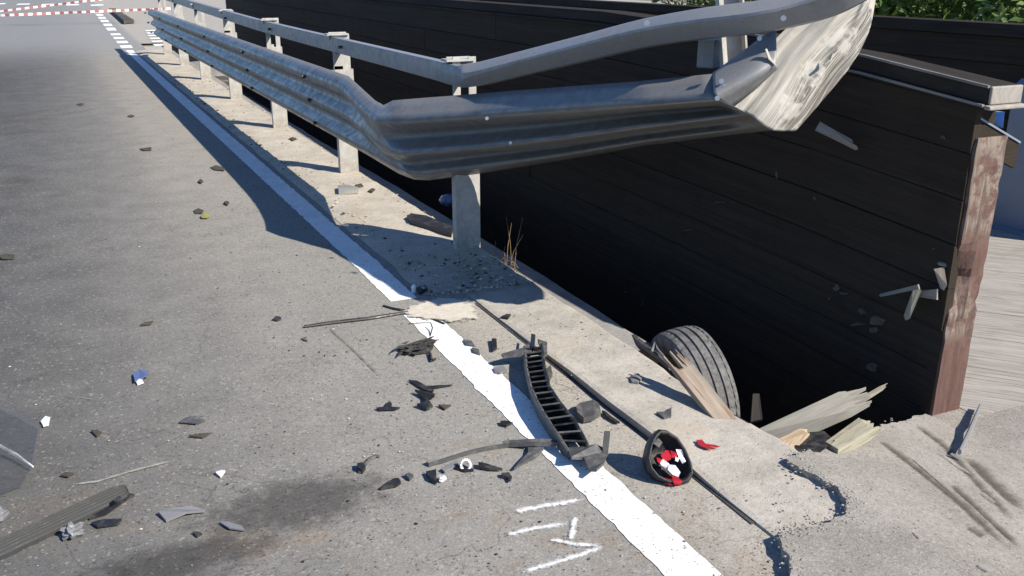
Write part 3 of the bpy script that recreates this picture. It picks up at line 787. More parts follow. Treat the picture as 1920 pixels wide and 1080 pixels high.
splinter(par, AX(1528, 234, PX - .10), AX(1612, 276, PX - .05), .045, .016, 'rawcap', 'splinter', 1)
splinter(par, AX(1560, 252, PX - .09), AX(1616, 284, PX - .05), .03, .016, 'brown_wood', 'splinter', 1)
for (x, y, w0, h0) in ((1172, 548, 5, 12), (1204, 567, 5, 12), (1567, 540, 8, 10), (1580, 550, 14, 5), (1555, 560, 6, 6), (1615, 583, 14, 10), (1640, 600, 22, 16), (1608, 608, 20, 6), (1636, 618, 12, 8), (1634, 690, 14, 12), (1750, 466, 4, 4), (1527, 372, 5, 5), (1456, 330, 3, 14), (1768, 258, 6, 6), (1290, 432, 10, 2), (1350, 380, 16, 2)):
    b = MB(); pts = []
    for k in range(8):
        a = k * math.pi / 4; q = random.uniform(.35, .9); pts.append(AX(x + math.cos(a) * w0 * q, y + math.sin(a) * h0 * q, PX - .002 - .005 * (k % 3 == 0)))
    b.prism(pts, (.012, 0, 0)); b.build('gouged_chip', M['chip'], par)
# broken flashing board leaning at the top of the end post
b = MB(); a, c_ = AX(1832, 222, PX + .03), AX(1905, 276, 3.42)
t = (c_ - a).normalized(); s_ = Vector((0, 0, 1)); f_ = t.cross(s_).normalized()
slab(b, a - Vector((0, 0, .06)), c_ - Vector((0, 0, .035)), .05, .012, s_, f_); b.build('broken_board', M['dwood'], par)
b = MB(); slab(b, a + Vector((0, 0, .002)), c_ + Vector((0, 0, .022)), .004, .018, s_, f_); b.build('metal_flashing', M['bluesteel'], par)
b = MB(); b.prism([AX(1836, 210, PX + .20), AX(1884, 210, PX + .25), AX(1881, 240, PX + .25)], (.0, .03, 0)); b.build('metal_flashing', M['bluesheet'], par)

fpar = empty('timber_parapet', (6.3, 4.0, -.21)); tag(fpar, 'far dark timber parapet with trees showing above its cap', 'parapet')
FT = lambda y: 1.23
for r in range(7):
    cuts = [3.7] + [3.7 + (2.2 if r % 2 else 3.4) + 3.8 * i for i in range(5)]
    cuts = [c for c in cuts if c < 21.5] + [22.0]
    for a, c_ in zip(cuts[:-1], cuts[1:]): board_row(fpar, 6.3, r, a + .004, c_ - .004, .05, lambda y: 1.135, 7, -.22, .003)
cap(fpar, 6.26, 6.46, [3.66, 8, 14, 22.05], FT, .09, 'cap_beam', 'capwood')
for y in (4.1, 7.7, 11.3, 14.9, 18.5, 21.8):
    b = MB(); b.box((6.41, y, .45), (.05, .06, .68)); b.build('post', M['dwood'], fpar)
# pale steel post at the far parapet
sp = empty('steel_post', (6.12, 4.55, -.21)); tag(sp, 'bluish pale steel post cut by the right edge of the photo', 'post')
b = MB(); R_ = Matrix.Rotation(.18, 3, 'Z'); b.box((6.14, 4.46, .30), (.02, .20, .51), R_); b.build('shaft', M['bluesteel'], sp)
b = MB(); b.prism([(6.13, 4.25, .82), (6.19, 4.25, .86), (6.16, 4.66, .86), (6.10, 4.66, .82)], (0, 0, .012)); b.build('slanted_cap', M['bluesteel'], sp)
b = MB(); b.box((6.19, 4.52, -.202), (.16, .17, .008)); b.build('base_plate', M['bluesteel'], sp)
# deck planks (across the deck, each a part)
deck = empty('footbridge_deck', (4.7, 2.7, -.25)); tag(deck, 'pale grey weathered plank deck of the footbridge', 'deck')
def clip(poly, n, d):
    out = []
    for i in range(len(poly)):
        a, c = poly[i], poly[(i + 1) % len(poly)]; da, dc = a.dot(n) - d, c.dot(n) - d
        if da >= 0: out.append(a)
        if da * dc < 0: out.append(a.lerp(c, da / (da - dc)))
    return out
dv = Vector((.67, -.742)); pv = Vector((.742, .67)); q0 = Vector((PX + .17, 2.45)).dot(pv)
for k in range(118):
    lo, hi = q0 + k * .145 + .0015, q0 + (k + 1) * .145 - .0015
    poly = [pv * lo - dv * 40, pv * hi - dv * 40, pv * hi + dv * 40, pv * lo + dv * 40]
    for n, d in ((Vector((1, 0)), PX + .175), (Vector((-1, 0)), -6.29), (Vector((0, 1)), 2.45), (Vector((0, -1)), -20.0)):
        if poly: poly = clip(poly, n, d)
    if len(poly) < 3: continue
    z = -.21 + random.uniform(-.0015, .0015); b = MB()
    b.prism([Vector((p.x, p.y, z)) for p in poly], (0, 0, -.04))
    for i, v in enumerate(b.v): b.g[i] = (v[0] * dv.x + v[1] * dv.y, v[0] * pv.x + v[1] * pv.y, v[2])
    b.build('plank', M['deck'], deck)
for x in (3.95, 5.6):
    b = MB(); b.box((x, 12.2, -.33), (.06, 9.6, .07)); b.build('bearer', M['dwood'], deck)

# ------------------------------------------------------------------ tyre and broken boards in the gap
TS = .97; tc = EYE + (Vector((2.532, 3.406, -.342)) - EYE) * TS; ph, la = .1331, -.152
f_ = Vector((math.sin(ph), math.cos(ph), 0)); s_ = Vector((math.cos(ph), -math.sin(ph), 0)); wv = Vector((0, 0, 1)) * math.cos(la) + s_ * math.sin(la); av = f_.cross(wv)
ty = empty('burst_tyre', tc); tag(ty, 'worn grey car tyre wedged in the gap beside the kerb', 'tyre')
prof = [(-.075, .195), (-.094, .215), (-.103, .25), (-.100, .285), (-.088, .305), (-.075, .311), (-.062, .3135), (-.060, .306), (-.052, .306), (-.050, .3145), (-.022, .316), (-.020, .308), (-.011, .308), (-.009, .3162), (.022, .316), (.024, .308), (.033, .308), (.035, .3155), (.062, .313), (.064, .306), (.071, .306), (.073, .311), (.088, .305), (.100, .285), (.103, .25), (.094, .215), (.075, .195)]
def lathe(prof, n=72, closed=False, blocks=False):
    secs = []
    for k in range(n + 1):
        t = 2 * math.pi * k / n; d = f_ * math.cos(t) + wv * math.sin(t)
        row = []
        for j, (a, r) in enumerate(prof):
            if blocks and r > .3095 and abs(a) > .055 and k % 2: r -= .004
            row.append(tc + (av * a + d * r) * TS)
        secs.append(row)
    return secs
b = MB(); b.loft(lathe(prof, 84, blocks=True)); b.build('tread', M['tyre'], ty, smooth=False)
b = MB(); b.loft(lathe([(-.078, .2), (-.085, .192), (-.06, .18), (-.03, .165), (-.02, .05), (-.02, .0)], 40)); b.build('rim', M['greyplastic'], ty, smooth=True)
b = MB(); b.loft(lathe([(.078, .2), (.085, .192), (.06, .18), (.03, .165), (.02, .05), (.02, .0)], 40)); b.build('rim', M['greyplastic'], ty, smooth=True)

def plank_px(name, label, quad, d4, th, mat, cat='board', jag0=0.0, jag1=.06, n=7, group=None, mats2=None):
    """quad: p0a,p0b (start edge), p1a,p1b (end edge) in 3-D through pixel + distance; strips of uneven length make splintered ends"""
    a0, b0, a1, b1 = [D(*q, d) if d else G(*q) for q, d in zip(quad, d4)]
    nrm = (a1 - a0).cross(b0 - a0).normalized()
    if nrm.dot(EYE - a0) < 0: nrm = -nrm
    b = MB(); L = (a1 - a0).length; W = (b0 - a0).length
    def seg(u0, u1, va, vb, k, ta=0.0, tb=0.0):
        pts = []; gc = []; ma, mb = random.uniform(.25, .75), random.uniform(.25, .75)
        for off in (-th, 0):
            for (u, v, tt, mm) in ((u0, va, ta, ma), (u1, va, ta, ma), (u1, vb, tb, mb), (u0, vb, tb, mb)):
                uu = lerp(u, lerp(u0, u1, mm), tt); oo = lerp(off, -th * .55, tt)
                pts.append(a0.lerp(b0, uu).lerp(a1.lerp(b1, uu), v) + nrm * oo); gc.append((v * L, uu * W, oo))
        b.hexa(pts, 0, gc)
    e0 = .12 if jag0 >= .012 else 0.0; e1 = .14 if jag1 >= .012 else 0.0
    seg(0, 1, e0, 1 - e1, 0)
    for k in range(n):
        u0, u1 = k / n, (k + 1) / n
        if e0: seg(u0, u1, -random.uniform(-.5, 1) * jag0 / L, e0, k, random.uniform(.4, .95), 0)
        if e1: seg(u0, u1, 1 - e1, 1 + random.uniform(-.6, 1) * jag1 / L, k, 0, random.uniform(.4, .95))
    o = b.build(name, [M[mat], M[mats2[0]]] if False else [M[mat], M['fresh']])
    return tag(o, label, cat, group)
plank_px('broken_board', 'brown split board leaning on the tyre in the gap', [(1258, 684), (1288, 668), (1350, 800), (1394, 800)], [3.66, 3.69, 0, 0], .03, 'brown_wood', 'board', .06, .02, 9, 'broken boards at the end of the kerb')
plank_px('broken_board', 'long pale grey board with splintered far end, lying across the gap', [(1384, 822), (1432, 842), (1600, 722), (1622, 758)], [0, 0, 3.74, 3.68], .03, 'grey_wood', 'board', .01, .085, 11, 'broken boards at the end of the kerb')
plank_px('wood_splinter', 'thin pale splinters sticking out beyond the long grey board', [(1585, 762), (1592, 770), (1660, 718), (1666, 722)], [3.72, 3.70, 3.82, 3.80], .01, 'yellow', 'splinter', .01, .04, 3)
plank_px('wood_chunk', 'orange freshly split wood chunk under the long grey board', [(1428, 838), (1486, 852), (1510, 798), (1520, 806)], [0, 0, 3.42, 3.38], .04, 'fresh', 'wood chunk', .004, .02, 5)
plank_px('broken_board', 'short greenish board with ragged yellow broken end on the apron edge', [(1548, 828), (1572, 842), (1620, 776), (1644, 800)], [3.33, 3.28, 3.56, 3.46], .045, 'yellow', 'board', .01, .04, 9, 'broken boards at the end of the kerb')
plank_px('broken_board', 'small dark stick standing in the gap behind the long grey board', [(1408, 790), (1430, 786), (1412, 738), (1424, 738)], [3.45, 3.45, 3.5, 3.5], .02, 'capwood', 'stick', .004, .01, 3)
b = MB(); pts = [D(1500, 812, 3.41), D(1545, 808, 3.42), D(1566, 826, 3.34), D(1540, 846, 3.26), D(1500, 850, 3.25), D(1490, 836, 3.30)]
b.prism(pts, (0, .02, -.03)); tag(b.build('rubber_scrap', M['plastic']), 'black scrap wedged under the orange wood chunk', 'scrap')
b = MB(); b.tube([G(1188, 632, -.12), G(1205, 648, -.10), G(1232, 668, -.08), G(1258, 690, -.08)], [.016, .02, .018, .012], 7); tag(b.build('bent_pipe', M['greyplastic']), 'dark bent pipe on the ledge left of the tyre', 'pipe')
b = MB(); b.tube([G(1222, 660, -.06), G(1228, 642, -.04), G(1233, 655, -.05), G(1250, 675, -.05), G(1256, 688, -.06)], .006, 6); tag(b.build('wire', M['lightplastic']), 'thin pale wire curled beside the tyre', 'wire')
b = MB(); b.tube([G(1122, 667), G(1145, 673), G(1175, 680), G(1215, 686, -.02)], [.003, .006, .008, .006], 6); tag(b.build('twig', M['capwood']), 'thin brown twig lying over the kerb edge left of the tyre', 'twig')

# ------------------------------------------------------------------ car parts on the road
# slatted grille
gl = empty('car_grille', G(1050, 770)); tag(gl, 'long black slatted plastic car grille lying across the white line', 'grille')
def path3(px): return [G(x, y, z) for x, y, z in px]
def resample(P, n):
    L = [0]
    for a, c in zip(P[:-1], P[1:]): L.append(L[-1] + (c - a).length)
    out = []
    for k in range(n + 1):
        s = L[-1] * k / n
        i = max(0, min(len(P) - 2, int(np.searchsorted(L, s, side='right')) - 1)); u = (s - L[i]) / max(1e-9, L[i + 1] - L[i]); out.append(P[i].lerp(P[i + 1], u))
    return out
Lp = resample(path3([(984, 652, .05), (986, 690, .055), (994, 726, .06), (1010, 762, .06), (1030, 795, .055), (1052, 828, .05), (1066, 850, .03)]), 30)
Rp = resample(path3([(1016, 648, .075), (1020, 690, .08), (1030, 728, .08), (1050, 758, .08), (1076, 790, .075), (1092, 818, .06), (1108, 852, .03)]), 30)
for nm, P, r in (('side_rail', Lp, .008), ('side_rail', Rp, .008)):
    b = MB(); b.tube(P, r, 8, 0, 1.5); b.build(nm, M['greyplastic'] if P is Lp else M['plastic'], gl)
for k in range(17):
    i = 1 + k * 27 / 16; j = int(i); u = i - j
    a = Lp[j].lerp(Lp[j + 1], u); c = Rp[j].lerp(Rp[j + 1], u); t = (Lp[j + 1] - Lp[j]).normalized(); ac = (c - a).normalized()
    vv = (t * .75 + Vector((0, 0, .65)) + ac * random.uniform(-.1, .1)).normalized()
    b = MB(); slab(b, a, c, .017, .003, vv, ac.cross(vv).normalized()); b.build('slat', M['greyplastic'] if k % 2 else M['plastic'], gl)
b = MB(); secs = [[a - Vector((0, 0, .03)), c - Vector((0, 0, .045))] for a, c in zip(Lp[1:27], Rp[1:27])]; b.loft(secs); b.build('backing', M['plastic'], gl, solid=.003)
for P, zz, mt in ((Rp, .07, 'plastic'), (Lp, .05, 'greyplastic')):
    b = MB(); b.loft([[p + Vector((0, 0, .004)), p - Vector((0, 0, min(zz, p.z - .006)))] for p in P]); b.build('side_wall', M[mt], gl, solid=.003)
for px in ([(940, 668), (985, 655), (990, 648), (1000, 660), (985, 668), (945, 672)], [(1008, 640), (1026, 646), (1026, 668), (1018, 672), (1012, 652)], [(996, 630), (1004, 632), (1002, 655), (994, 652)]):
    b = MB(); b.prism([G(x, y, .05 + .02 * (x > 1000)) for x, y in px], (0, 0, .012)); b.build('bracket', M['greyplastic'], gl)
b = MB(); P = [(1062, 845), (1100, 842), (1118, 838), (1140, 850), (1132, 872), (1118, 885), (1104, 884), (1094, 862), (1072, 862)]
b.prism([G(x, y, .02 + .012 * (i % 3)) for i, (x, y) in enumerate(P)], (0, 0, .012)); b.build('torn_mount', M['greyplastic'], gl)
b = MB(); slab(b, G(1134, 854, .02), G(1136, 854, .02) + Vector((.008, .01, .085)), .010, .005, RT, Vector((RT.y, -RT.x, 0))); b.build('upright_tab', M['greyplastic'], gl)

# wing mirror housing
mr = empty('wing_mirror', G(1255, 905)); tag(mr, 'black wing mirror shell on the kerb joint with red and white shards inside', 'mirror')
mc = D(1254, 858, 3.07); nrm = ((EYE - mc).normalized() + Vector((.25, -.1, .10))).normalized(); mu = (UP - nrm * UP.dot(nrm)).normalized(); ms = mu.cross(nrm)
mpp = 3.07 / FPX
rim = [(-12, -52), (2, -50), (20, -38), (34, -16), (43, 10), (45, 30), (36, 44), (18, 50), (-4, 46), (-24, 36), (-36, 20), (-40, 0), (-32, -28), (-22, -44)]
def mp(x, y, dz): return mc + ms * (x * mpp) - mu * (y * mpp) + nrm * dz
secs = [[mp(x * q + ox, y * q + oy, dz) for x, y in rim] for q, dz, ox, oy in ((.80, -.045, 0, 0), (.86, -.01, 0, 0), (.93, .004, 0, 0), (1.0, .0, 0, 0), (1.05, -.018, 0, 0), (1.02, -.05, -3, 0), (.85, -.085, -6, 0), (.55, -.105, -8, -2), (.2, -.11, -9, -2))]
b = MB(); b.loft(secs, True, False); b.face([len(b.v) - 14 + i for i in range(14)]); b.face(list(reversed(range(14)))); b.build('housing', M['plastic'], mr, smooth=True)
for pts, mt, dz in (([(-12, -6), (-2, -15), (8, -13), (12, -4), (6, 3), (-2, 6), (-9, 2)], 'red', -.024), ([(6, -14), (16, -10), (20, -1), (14, 5), (8, -2)], 'red', -.018), ([(17, -16), (27, -15), (31, -4), (33, 8), (27, 11), (21, 1)], 'mirror', -.016), ([(-17, 5), (-9, 2), (2, 10), (4, 18), (-5, 20), (-13, 14)], 'mirror', -.02), ([(0, 12), (12, 14), (22, 27), (16, 36), (6, 31), (-3, 22)], 'mirror', -.014), ([(14, -2), (20, 2), (18, 8), (12, 6)], 'whiteplastic', -.01), ([(-21, -2), (-12, 3), (-16, 11), (-21, 6)], 'red', -.018), ([(3, 43), (14, 39), (21, 43), (17, 50), (6, 50)], 'red', .004), ([(-26, -30), (-14, -38), (-6, -30), (-14, -20)], 'greyplastic', -.03)):
    b = MB(); b.prism([mp(x, y, dz + .006 * (i % 2)) for i, (x, y) in enumerate(pts)], nrm * .004); b.build('shard', M[mt], mr)

# tubes and trims
def stick(name, label, cat, px, r, mat, z=None, flat=.7, tip=.7, group=None, zs=None):
    b = MB(); b.tube([G(x, y, (zs[i] if zs else r * flat)) for i, (x, y) in enumerate(px)], r, 8, 0, flat, tip); return tag(b.build(name, M[mat]), label, cat, group)
stick('rubber_strip', 'straight black rubber strip on the asphalt left of the white line', 'strip', [(571, 612), (620, 605), (690, 597), (765, 585)], .012, 'plastic')
stick('wire', 'thin black wire crossing the white line by the cream spill', 'wire', [(719, 573), (740, 579), (772, 584), (800, 593), (833, 607)], .008, 'plastic')
stick('wire', 'short black wire end lying on the white line', 'wire', [(766, 607), (785, 606), (808, 605)], .004, 'plastic')
b = MB(); P = resample([G(x, y, .012 + .02 * (x > 990)) for x, y in ((802, 869), (835, 858), (872, 846), (910, 837), (950, 831), (1000, 828), (1050, 829), (1066, 833))], 22)
secs = []
for i, p in enumerate(P):
    t = (P[min(i + 1, 22)] - P[max(i - 1, 0)]).normalized(); s2 = t.cross(Vector((0, 0, 1))).normalized(); hw = .0125 if 1 < i < 21 else .008
    secs.append([p - s2 * hw - Vector((0, 0, .011)), p - s2 * hw + Vector((0, 0, .002)), p - s2 * hw * .3 + Vector((0, 0, .010)), p + s2 * hw * .2 + Vector((0, 0, .002)), p + s2 * hw + Vector((0, 0, .006)), p + s2 * hw - Vector((0, 0, .011))])
b.loft(secs, True, True); tag(b.build('trim_strip', M['greyplastic']), 'curved dark grey trim strip poking out from under the grille', 'trim')
# ribbed trim panel, bottom left
tp = empty('trim_panel', G(150, 950)); tag(tp, 'grey ribbed plastic trim panel at the lower left corner', 'trim')
a0, a1 = G(-60, 1052, .02), G(236, 915, .02); t = (a1 - a0).normalized(); s2 = Vector((t.y, -t.x, 0))
if s2.dot(EYE - a0) < 0: s2 = -s2
hwid = .042; rib = []
for k in range(29):
    u = k / 28; rib.append((lerp(-hwid, hwid, u), .010 + .005 * (1 if (k // 2) % 2 else 0) + .012 * (1 - (2 * u - 1) ** 2)))
secs = []
L = (a1 - a0).length
for q in list(np.linspace(0, .93, 12)) + [.955, .975, .99, 1.0]:
    k = 1.0 if q < .94 else math.sqrt(max(.02, 1 - ((q - .94) / .062) ** 2))
    p = a0 + t * L * q
    secs.append([p + s2 * (x * k) + Vector((0, 0, z - .015)) for x, z in rib] + [p + s2 * (hwid * k) + Vector((0, 0, -.019)), p - s2 * (hwid * k) + Vector((0, 0, -.019))])
b = MB(); b.loft(secs, True, True); b.build('panel', M['trim'], tp)
b = MB(); b.prism([G(x, y, .038) for x, y in ((212, 938), (224, 930), (229, 934), (216, 942))], (0, 0, .002)); b.build('slot', M['plastic'], tp)
b = MB(); b.prism([G(x, y, .004) for x, y in ((168, 975), (215, 945), (240, 928), (252, 930), (240, 937), (200, 965))], (0, 0, .008)); b.build('underside_flange', M['plastic'], tp)
# crumpled wrapper
def crumple(name, label, cat, x, y, rx, rz, mat, seed=0, group=None, sub=2, z=0.0, amp=1.0):
    bm = bmesh.new(); bmesh.ops.create_icosphere(bm, subdivisions=sub, radius=1.0); c = G(x, y, z)
    b = MB(); 
    for v in bm.verts:
        d = v.co.normalized(); q = .75 + amp * .55 * mnoise.noise(d * 2.1 + Vector((seed * 7, 0, 0))) + amp * .25 * mnoise.noise(d * 5.3 + Vector((seed, 9, 0)))
        b.vert(c + Vector((d.x * rx * q, d.y * rx * q, rz * (.85 + d.z * q) * .8)))
    for fc in bm.faces: b.face([v.index for v in fc.verts])
    bm.free(); return tag(b.build(name, M[mat]), label, cat, group)
crumple('wrapper', 'crumpled silvery clear wrapper against the ribbed trim panel', 'wrapper', 138, 1008, .036, .034, 'lightplastic', 3, None, 3)
# clear plastic sheet, left edge
gs = empty('plastic_sheet', G(10, 860)); tag(gs, 'sheet of scratched clear plastic lying at the left edge', 'plastic sheet')
b = MB(); zz = lambda x, y: .02 + .05 * sst(90, -60, x)
P1 = [(-80, 748), (5, 752), (22, 760), (78, 798), (64, 872), (20, 850), (-80, 805)]; P2 = [(-80, 805), (20, 850), (64, 872), (40, 912), (-10, 930), (-80, 935)]
b.prism([G(x, y, zz(x, y)) for x, y in P1], (0, 0, .003)); b.build('sheet', M['clear'], gs)
b = MB(); b.prism([G(x, y, zz(x, y) * (.3 if y > 880 else 1)) for x, y in P2], (0, 0, .003)); b.build('folded_flap', M['clear'], gs)
b = MB(); b.tube([G(-40, 818, .06), G(0, 836, .042), G(30, 853, .032), G(62, 875, .025)], [.006, .006, .007, .003], 6); b.build('bright_fold', M['whiteplastic'], gs)
crumple('clip', 'small pale grey clip at the left edge beside the ribbed panel', 'clip', 2, 975, .03, .03, 'lightplastic', 8)

# flat shards cut to their outlines
def shard(name, label, px, mat='plastic', th=.006, cat='fragment', group='car fragments scattered on the road', curl=.006, zf=None, z0=.002):
    zf = zf or G; b = MB(); P = []
    for i, (x, y) in enumerate(px):
        p = zf(x, y); P.append(p + Vector((0, 0, z0 + curl * abs(math.sin(i * 1.7 + len(label))))))
    b.prism(P, (0, 0, th)); return tag(b.build(name, M[mat]), label, cat, group)
b = MB(); rf = random.Random(5)
for k in range(34):
    u = rf.random(); x0 = 745 + 62 * u + rf.uniform(-6, 6); y0 = 661 - 22 * u * rf.random() + rf.uniform(-6, 9); L_ = rf.uniform(10, 30); an = rf.gauss(-.28, .22)
    c_, s2_ = math.cos(an), math.sin(an); w0 = rf.uniform(1.2, 3.4)
    q = [(x0 - c_ * L_ / 2, y0 - s2_ * L_ / 2), (x0 - s2_ * w0, y0 + c_ * w0), (x0 + c_ * L_ / 2, y0 + s2_ * L_ / 2), (x0 + s2_ * w0, y0 - c_ * w0)]
    h = rf.uniform(.003, .022); b.prism([G(*p) + Vector((0, 0, h + rf.uniform(0, .006))) for p in q], (0, 0, .003))
b.prism([G(x, y) + Vector((0, 0, .006)) for x, y in ((745, 656), (775, 646), (800, 638), (815, 641), (812, 656), (806, 664), (780, 667), (756, 667))], (0, 0, .006))
b.tube([G(806, 632), G(811, 622) + Vector((0, 0, .02)), G(808, 617) + Vector((0, 0, .03))], .003, 5); b.tube([G(806, 662, .01), G(810, 676, .01), G(816, 673, .005)], .007, 5)
tag(b.build('felt_scrap', M['felt']), 'ragged black felt scrap touching the left side of the white line', 'scrap')
shard('plastic_shard', 'long thin dark shard, upper one of the pile left of the line', [(766, 716), (782, 719), (800, 728), (848, 726), (815, 731), (812, 739), (796, 735), (784, 728)])
shard('plastic_shard', 'dark folded shard below the long thin one left of the line', [(778, 740), (816, 743), (814, 752), (800, 750), (812, 770), (800, 773), (782, 766), (798, 762), (796, 752)], 'plastic', .01, curl=.012)
shard('plastic_shard', 'flat curled dark shard, leftmost of the pile left of the line', [(706, 770), (720, 766), (730, 757), (735, 760), (734, 768), (750, 768), (742, 772), (712, 773)])
shard('plastic_chip', 'brown chip at the right of the shard pile left of the line', [(822, 764), (838, 762), (846, 765), (834, 771)], 'leaf_dry')
shard('plastic_shard', 'dark pointed shard at the left end of the small fragment row', [(714, 921), (728, 912), (738, 904), (748, 904), (752, 911), (744, 916), (728, 919)], 'plastic', .01)
shard('plastic_chip', 'small dark grey chip beside the pointed shard', [(760, 897), (768, 893), (776, 899), (768, 904)], 'greyplastic', .01)
shard('lamp_fragment', 'black wedge fragment next to the white lump in the fragment row', [(799, 892), (818, 890), (819, 911), (808, 906)], 'plastic', .014)
crumple('lamp_fragment', 'white broken lump in the small fragment row', 'fragment', 829, 903, .018, .018, 'whiteplastic', 2, 'car fragments scattered on the road')
shard('plastic_shard', 'clear grey strip between white lump and ring clip', [(828, 886), (842, 875), (856, 868), (860, 874), (846, 884), (834, 890)], 'lightplastic', .006)
rg = empty('ring_clip', G(873, 874)); tag(rg, 'small white ring clip with black base in the fragment row', 'clip')
b = MB(); c = G(873, 872, .022); ps = [c + RT * (.016 * math.cos(q)) + UP * (.018 * math.sin(q)) for q in np.linspace(0, 2 * math.pi, 15)]; b.tube(ps, .005, 6); b.build('ring', M['whiteplastic'], rg)
b = MB(); b.prism([G(x, y, .002) for x, y in ((852, 880), (864, 874), (878, 880), (888, 884), (870, 886))], (0, 0, .01)); b.build('base', M['plastic'], rg)
shard('plastic_shard', 'black tapering shard right of the ring clip', [(897, 874), (911, 876), (926, 881), (942, 886), (918, 885), (897, 882)], 'plastic', .01)
shard('plastic_chip', 'crooked black chip below the tapering shard', [(940, 894), (954, 892), (960, 900), (956, 908), (951, 900), (942, 899)], 'plastic', .008)
shard('plastic_shard', 'dark triangular shard with a long tail beside the white line', [(990, 841), (1020, 848), (1004, 864), (988, 872), (964, 886), (978, 868), (990, 858)], 'greyplastic', .008, curl=.010)
stick('cable_end', 'bent black cable end lying alone on the asphalt', 'cable', [(674, 886), (684, 872), (694, 860), (704, 855), (711, 856)], .008, 'greyplastic', group=None)
shard('cable_plug', 'black plug at the lower end of the bent cable', [(670, 878), (680, 876), (686, 884), (680, 890), (672, 887)], 'plastic', .014)
shard('plastic_chip', 'dark chip touching the white line left of the grille', [(938, 795), (952, 793), (962, 798), (950, 803), (940, 801)])
shard('plastic_chip', 'upright dark rectangle chip between line and grille top', [(922, 642), (931, 640), (932, 658), (924, 662)], 'plastic', .012)
shard('plastic_chip', 'grey crumb chip right of the white line, near the felt scrap', [(868, 640), (884, 643), (890, 652), (874, 650)], 'greyplastic')
shard('plastic_chip', 'flat grey chip on the right edge of the white line', [(884, 655), (898, 660), (900, 668), (888, 664)], 'greyplastic')
shard('plastic_chip', 'pale grey flake left of the grille', [(925, 694), (942, 690), (952, 698), (938, 704), (928, 702)], 'lightplastic')
shard('plastic_chip', 'grey hooked chip right of the grille top', [(1024, 700), (1032, 692), (1036, 708), (1030, 720), (1026, 714)], 'greyplastic', .014)
shard('ribbed_clip', 'ribbed grey clip between grille and kerb joint', [(1080, 776), (1088, 768), (1112, 764), (1122, 770), (1126, 784), (1114, 794), (1094, 796), (1082, 788)], 'greyplastic', .022, 'clip', None, .012)
shard('rubber_strip', 'short black strip lying against the kerb joint', [(1128, 776), (1134, 776), (1148, 788), (1162, 797), (1154, 797), (1138, 787)], 'plastic', .008, 'strip', None)
shard('metal_bit', 'small pale metal loop on the kerb slab left of the plank shadow', [(1180, 718), (1196, 713), (1204, 720), (1196, 730), (1184, 728)], 'lightplastic', .012, 'metal piece', None, .008, None, .014)
shard('leaf_clump', 'tiny dark clump on the kerb slab above the mirror', [(1230, 788), (1246, 785), (1258, 778), (1258, 794), (1244, 798)], 'greyplastic', .01, 'clump', None, .01, None, .016)
shard('plastic_chip', 'dark bent chip on the kerb slab near the cream spill', [(940, 602), (950, 596), (958, 598), (952, 605)], 'plastic', .008, z0=.012)
shard('plastic_flake', 'purplish grey flake on the dark asphalt', [(338, 796), (346, 787), (368, 785), (385, 791), (370, 799)], 'greyplastic', .005)
shard('plastic_flake', 'dark flake below the purplish one', [(355, 822), (375, 816), (396, 817), (380, 824)], 'leaf_dry', .005)
shard('glass_bit', 'blue and white glittering bit on the left of the road', [(250, 706), (262, 700), (280, 699), (276, 710), (262, 716), (254, 722)], 'blueplastic', .006, curl=.012)
shard('glass_bit', 'white crumb beside the blue glittering bit', [(254, 716), (266, 714), (270, 722), (258, 724)], 'whiteplastic', .006)
shard('plastic_chip', 'white chip at the corner of the clear plastic sheet', [(77, 795), (86, 785), (95, 788), (92, 800), (82, 804)], 'whiteplastic', .006)
shard('plastic_flake', 'long slate grey flake in front of the oily stain', [(298, 968), (316, 962), (360, 958), (386, 963), (350, 970), (312, 981)], 'lightplastic', .008, curl=.01)
shard('plastic_flake', 'pale grey flake at the lower edge of the oily stain', [(412, 984), (428, 983), (454, 992), (460, 999), (430, 996)], 'lightplastic', .005)
shard('plastic_flake', 'flat black flake right of the silvery wrapper', [(172, 986), (192, 979), (230, 979), (222, 987), (184, 994)], 'plastic', .006)
shard('plastic_chip', 'dark chip above the ribbed trim panel', [(114, 896), (124, 890), (140, 891), (128, 899)], 'leaf_dry', .005)
shard('plastic_chip', 'black and white crumb above the oily stain', [(405, 892), (414, 886), (423, 889), (414, 898)], 'whiteplastic', .007)
shard('plastic_chip', 'tiny black chip below the slate grey flake', [(362, 1003), (372, 1001), (380, 1007), (370, 1010)], 'plastic', .005)
shard('plastic_chip', 'small dark chip on the left, below the clear plastic sheet', [(172, 812), (182, 808), (192, 816), (182, 822)], 'leaf_dry', .005)
shard('dry_leaf', 'dark rolled leaf at the left edge of the lane', [(-4, 482), (12, 478), (28, 481), (26, 488), (4, 489)], 'leaf_dry', .003, 'leaf', 'dead leaves blown over the lane', .008)
shard('dry_leaf', 'dark leaf beside the yellow one, left of the rail shadow', [(363, 397), (372, 393), (382, 396), (380, 402), (366, 402)], 'leaf_dry', .003, 'leaf', 'dead leaves blown over the lane', .008)
shard('dry_leaf', 'yellowish leaf left of the rail shadow', [(376, 408), (384, 404), (395, 408), (388, 412), (379, 412)], 'leaf_yellow', .006, 'leaf', 'dead leaves blown over the lane', .012)
shard('dry_leaf', 'curled brown leaf nearest the rail shadow', [(394, 315), (405, 312), (424, 317), (420, 322), (402, 320)], 'leaf_dry', .003, 'leaf', 'dead leaves blown over the lane', .008)
shard('dry_leaf', 'flat dark leaf in the far lane, above the curled brown one', [(262, 281), (272, 278), (284, 278), (284, 283), (270, 284)], 'leaf_dry', .003, 'leaf', 'dead leaves blown over the lane', .008)
shard('dry_leaf', 'small dark leaf in the far lane, second farthest', [(239, 219), (246, 216), (253, 219), (246, 221)], 'leaf_dry', .003, 'leaf', 'dead leaves blown over the lane', .008)
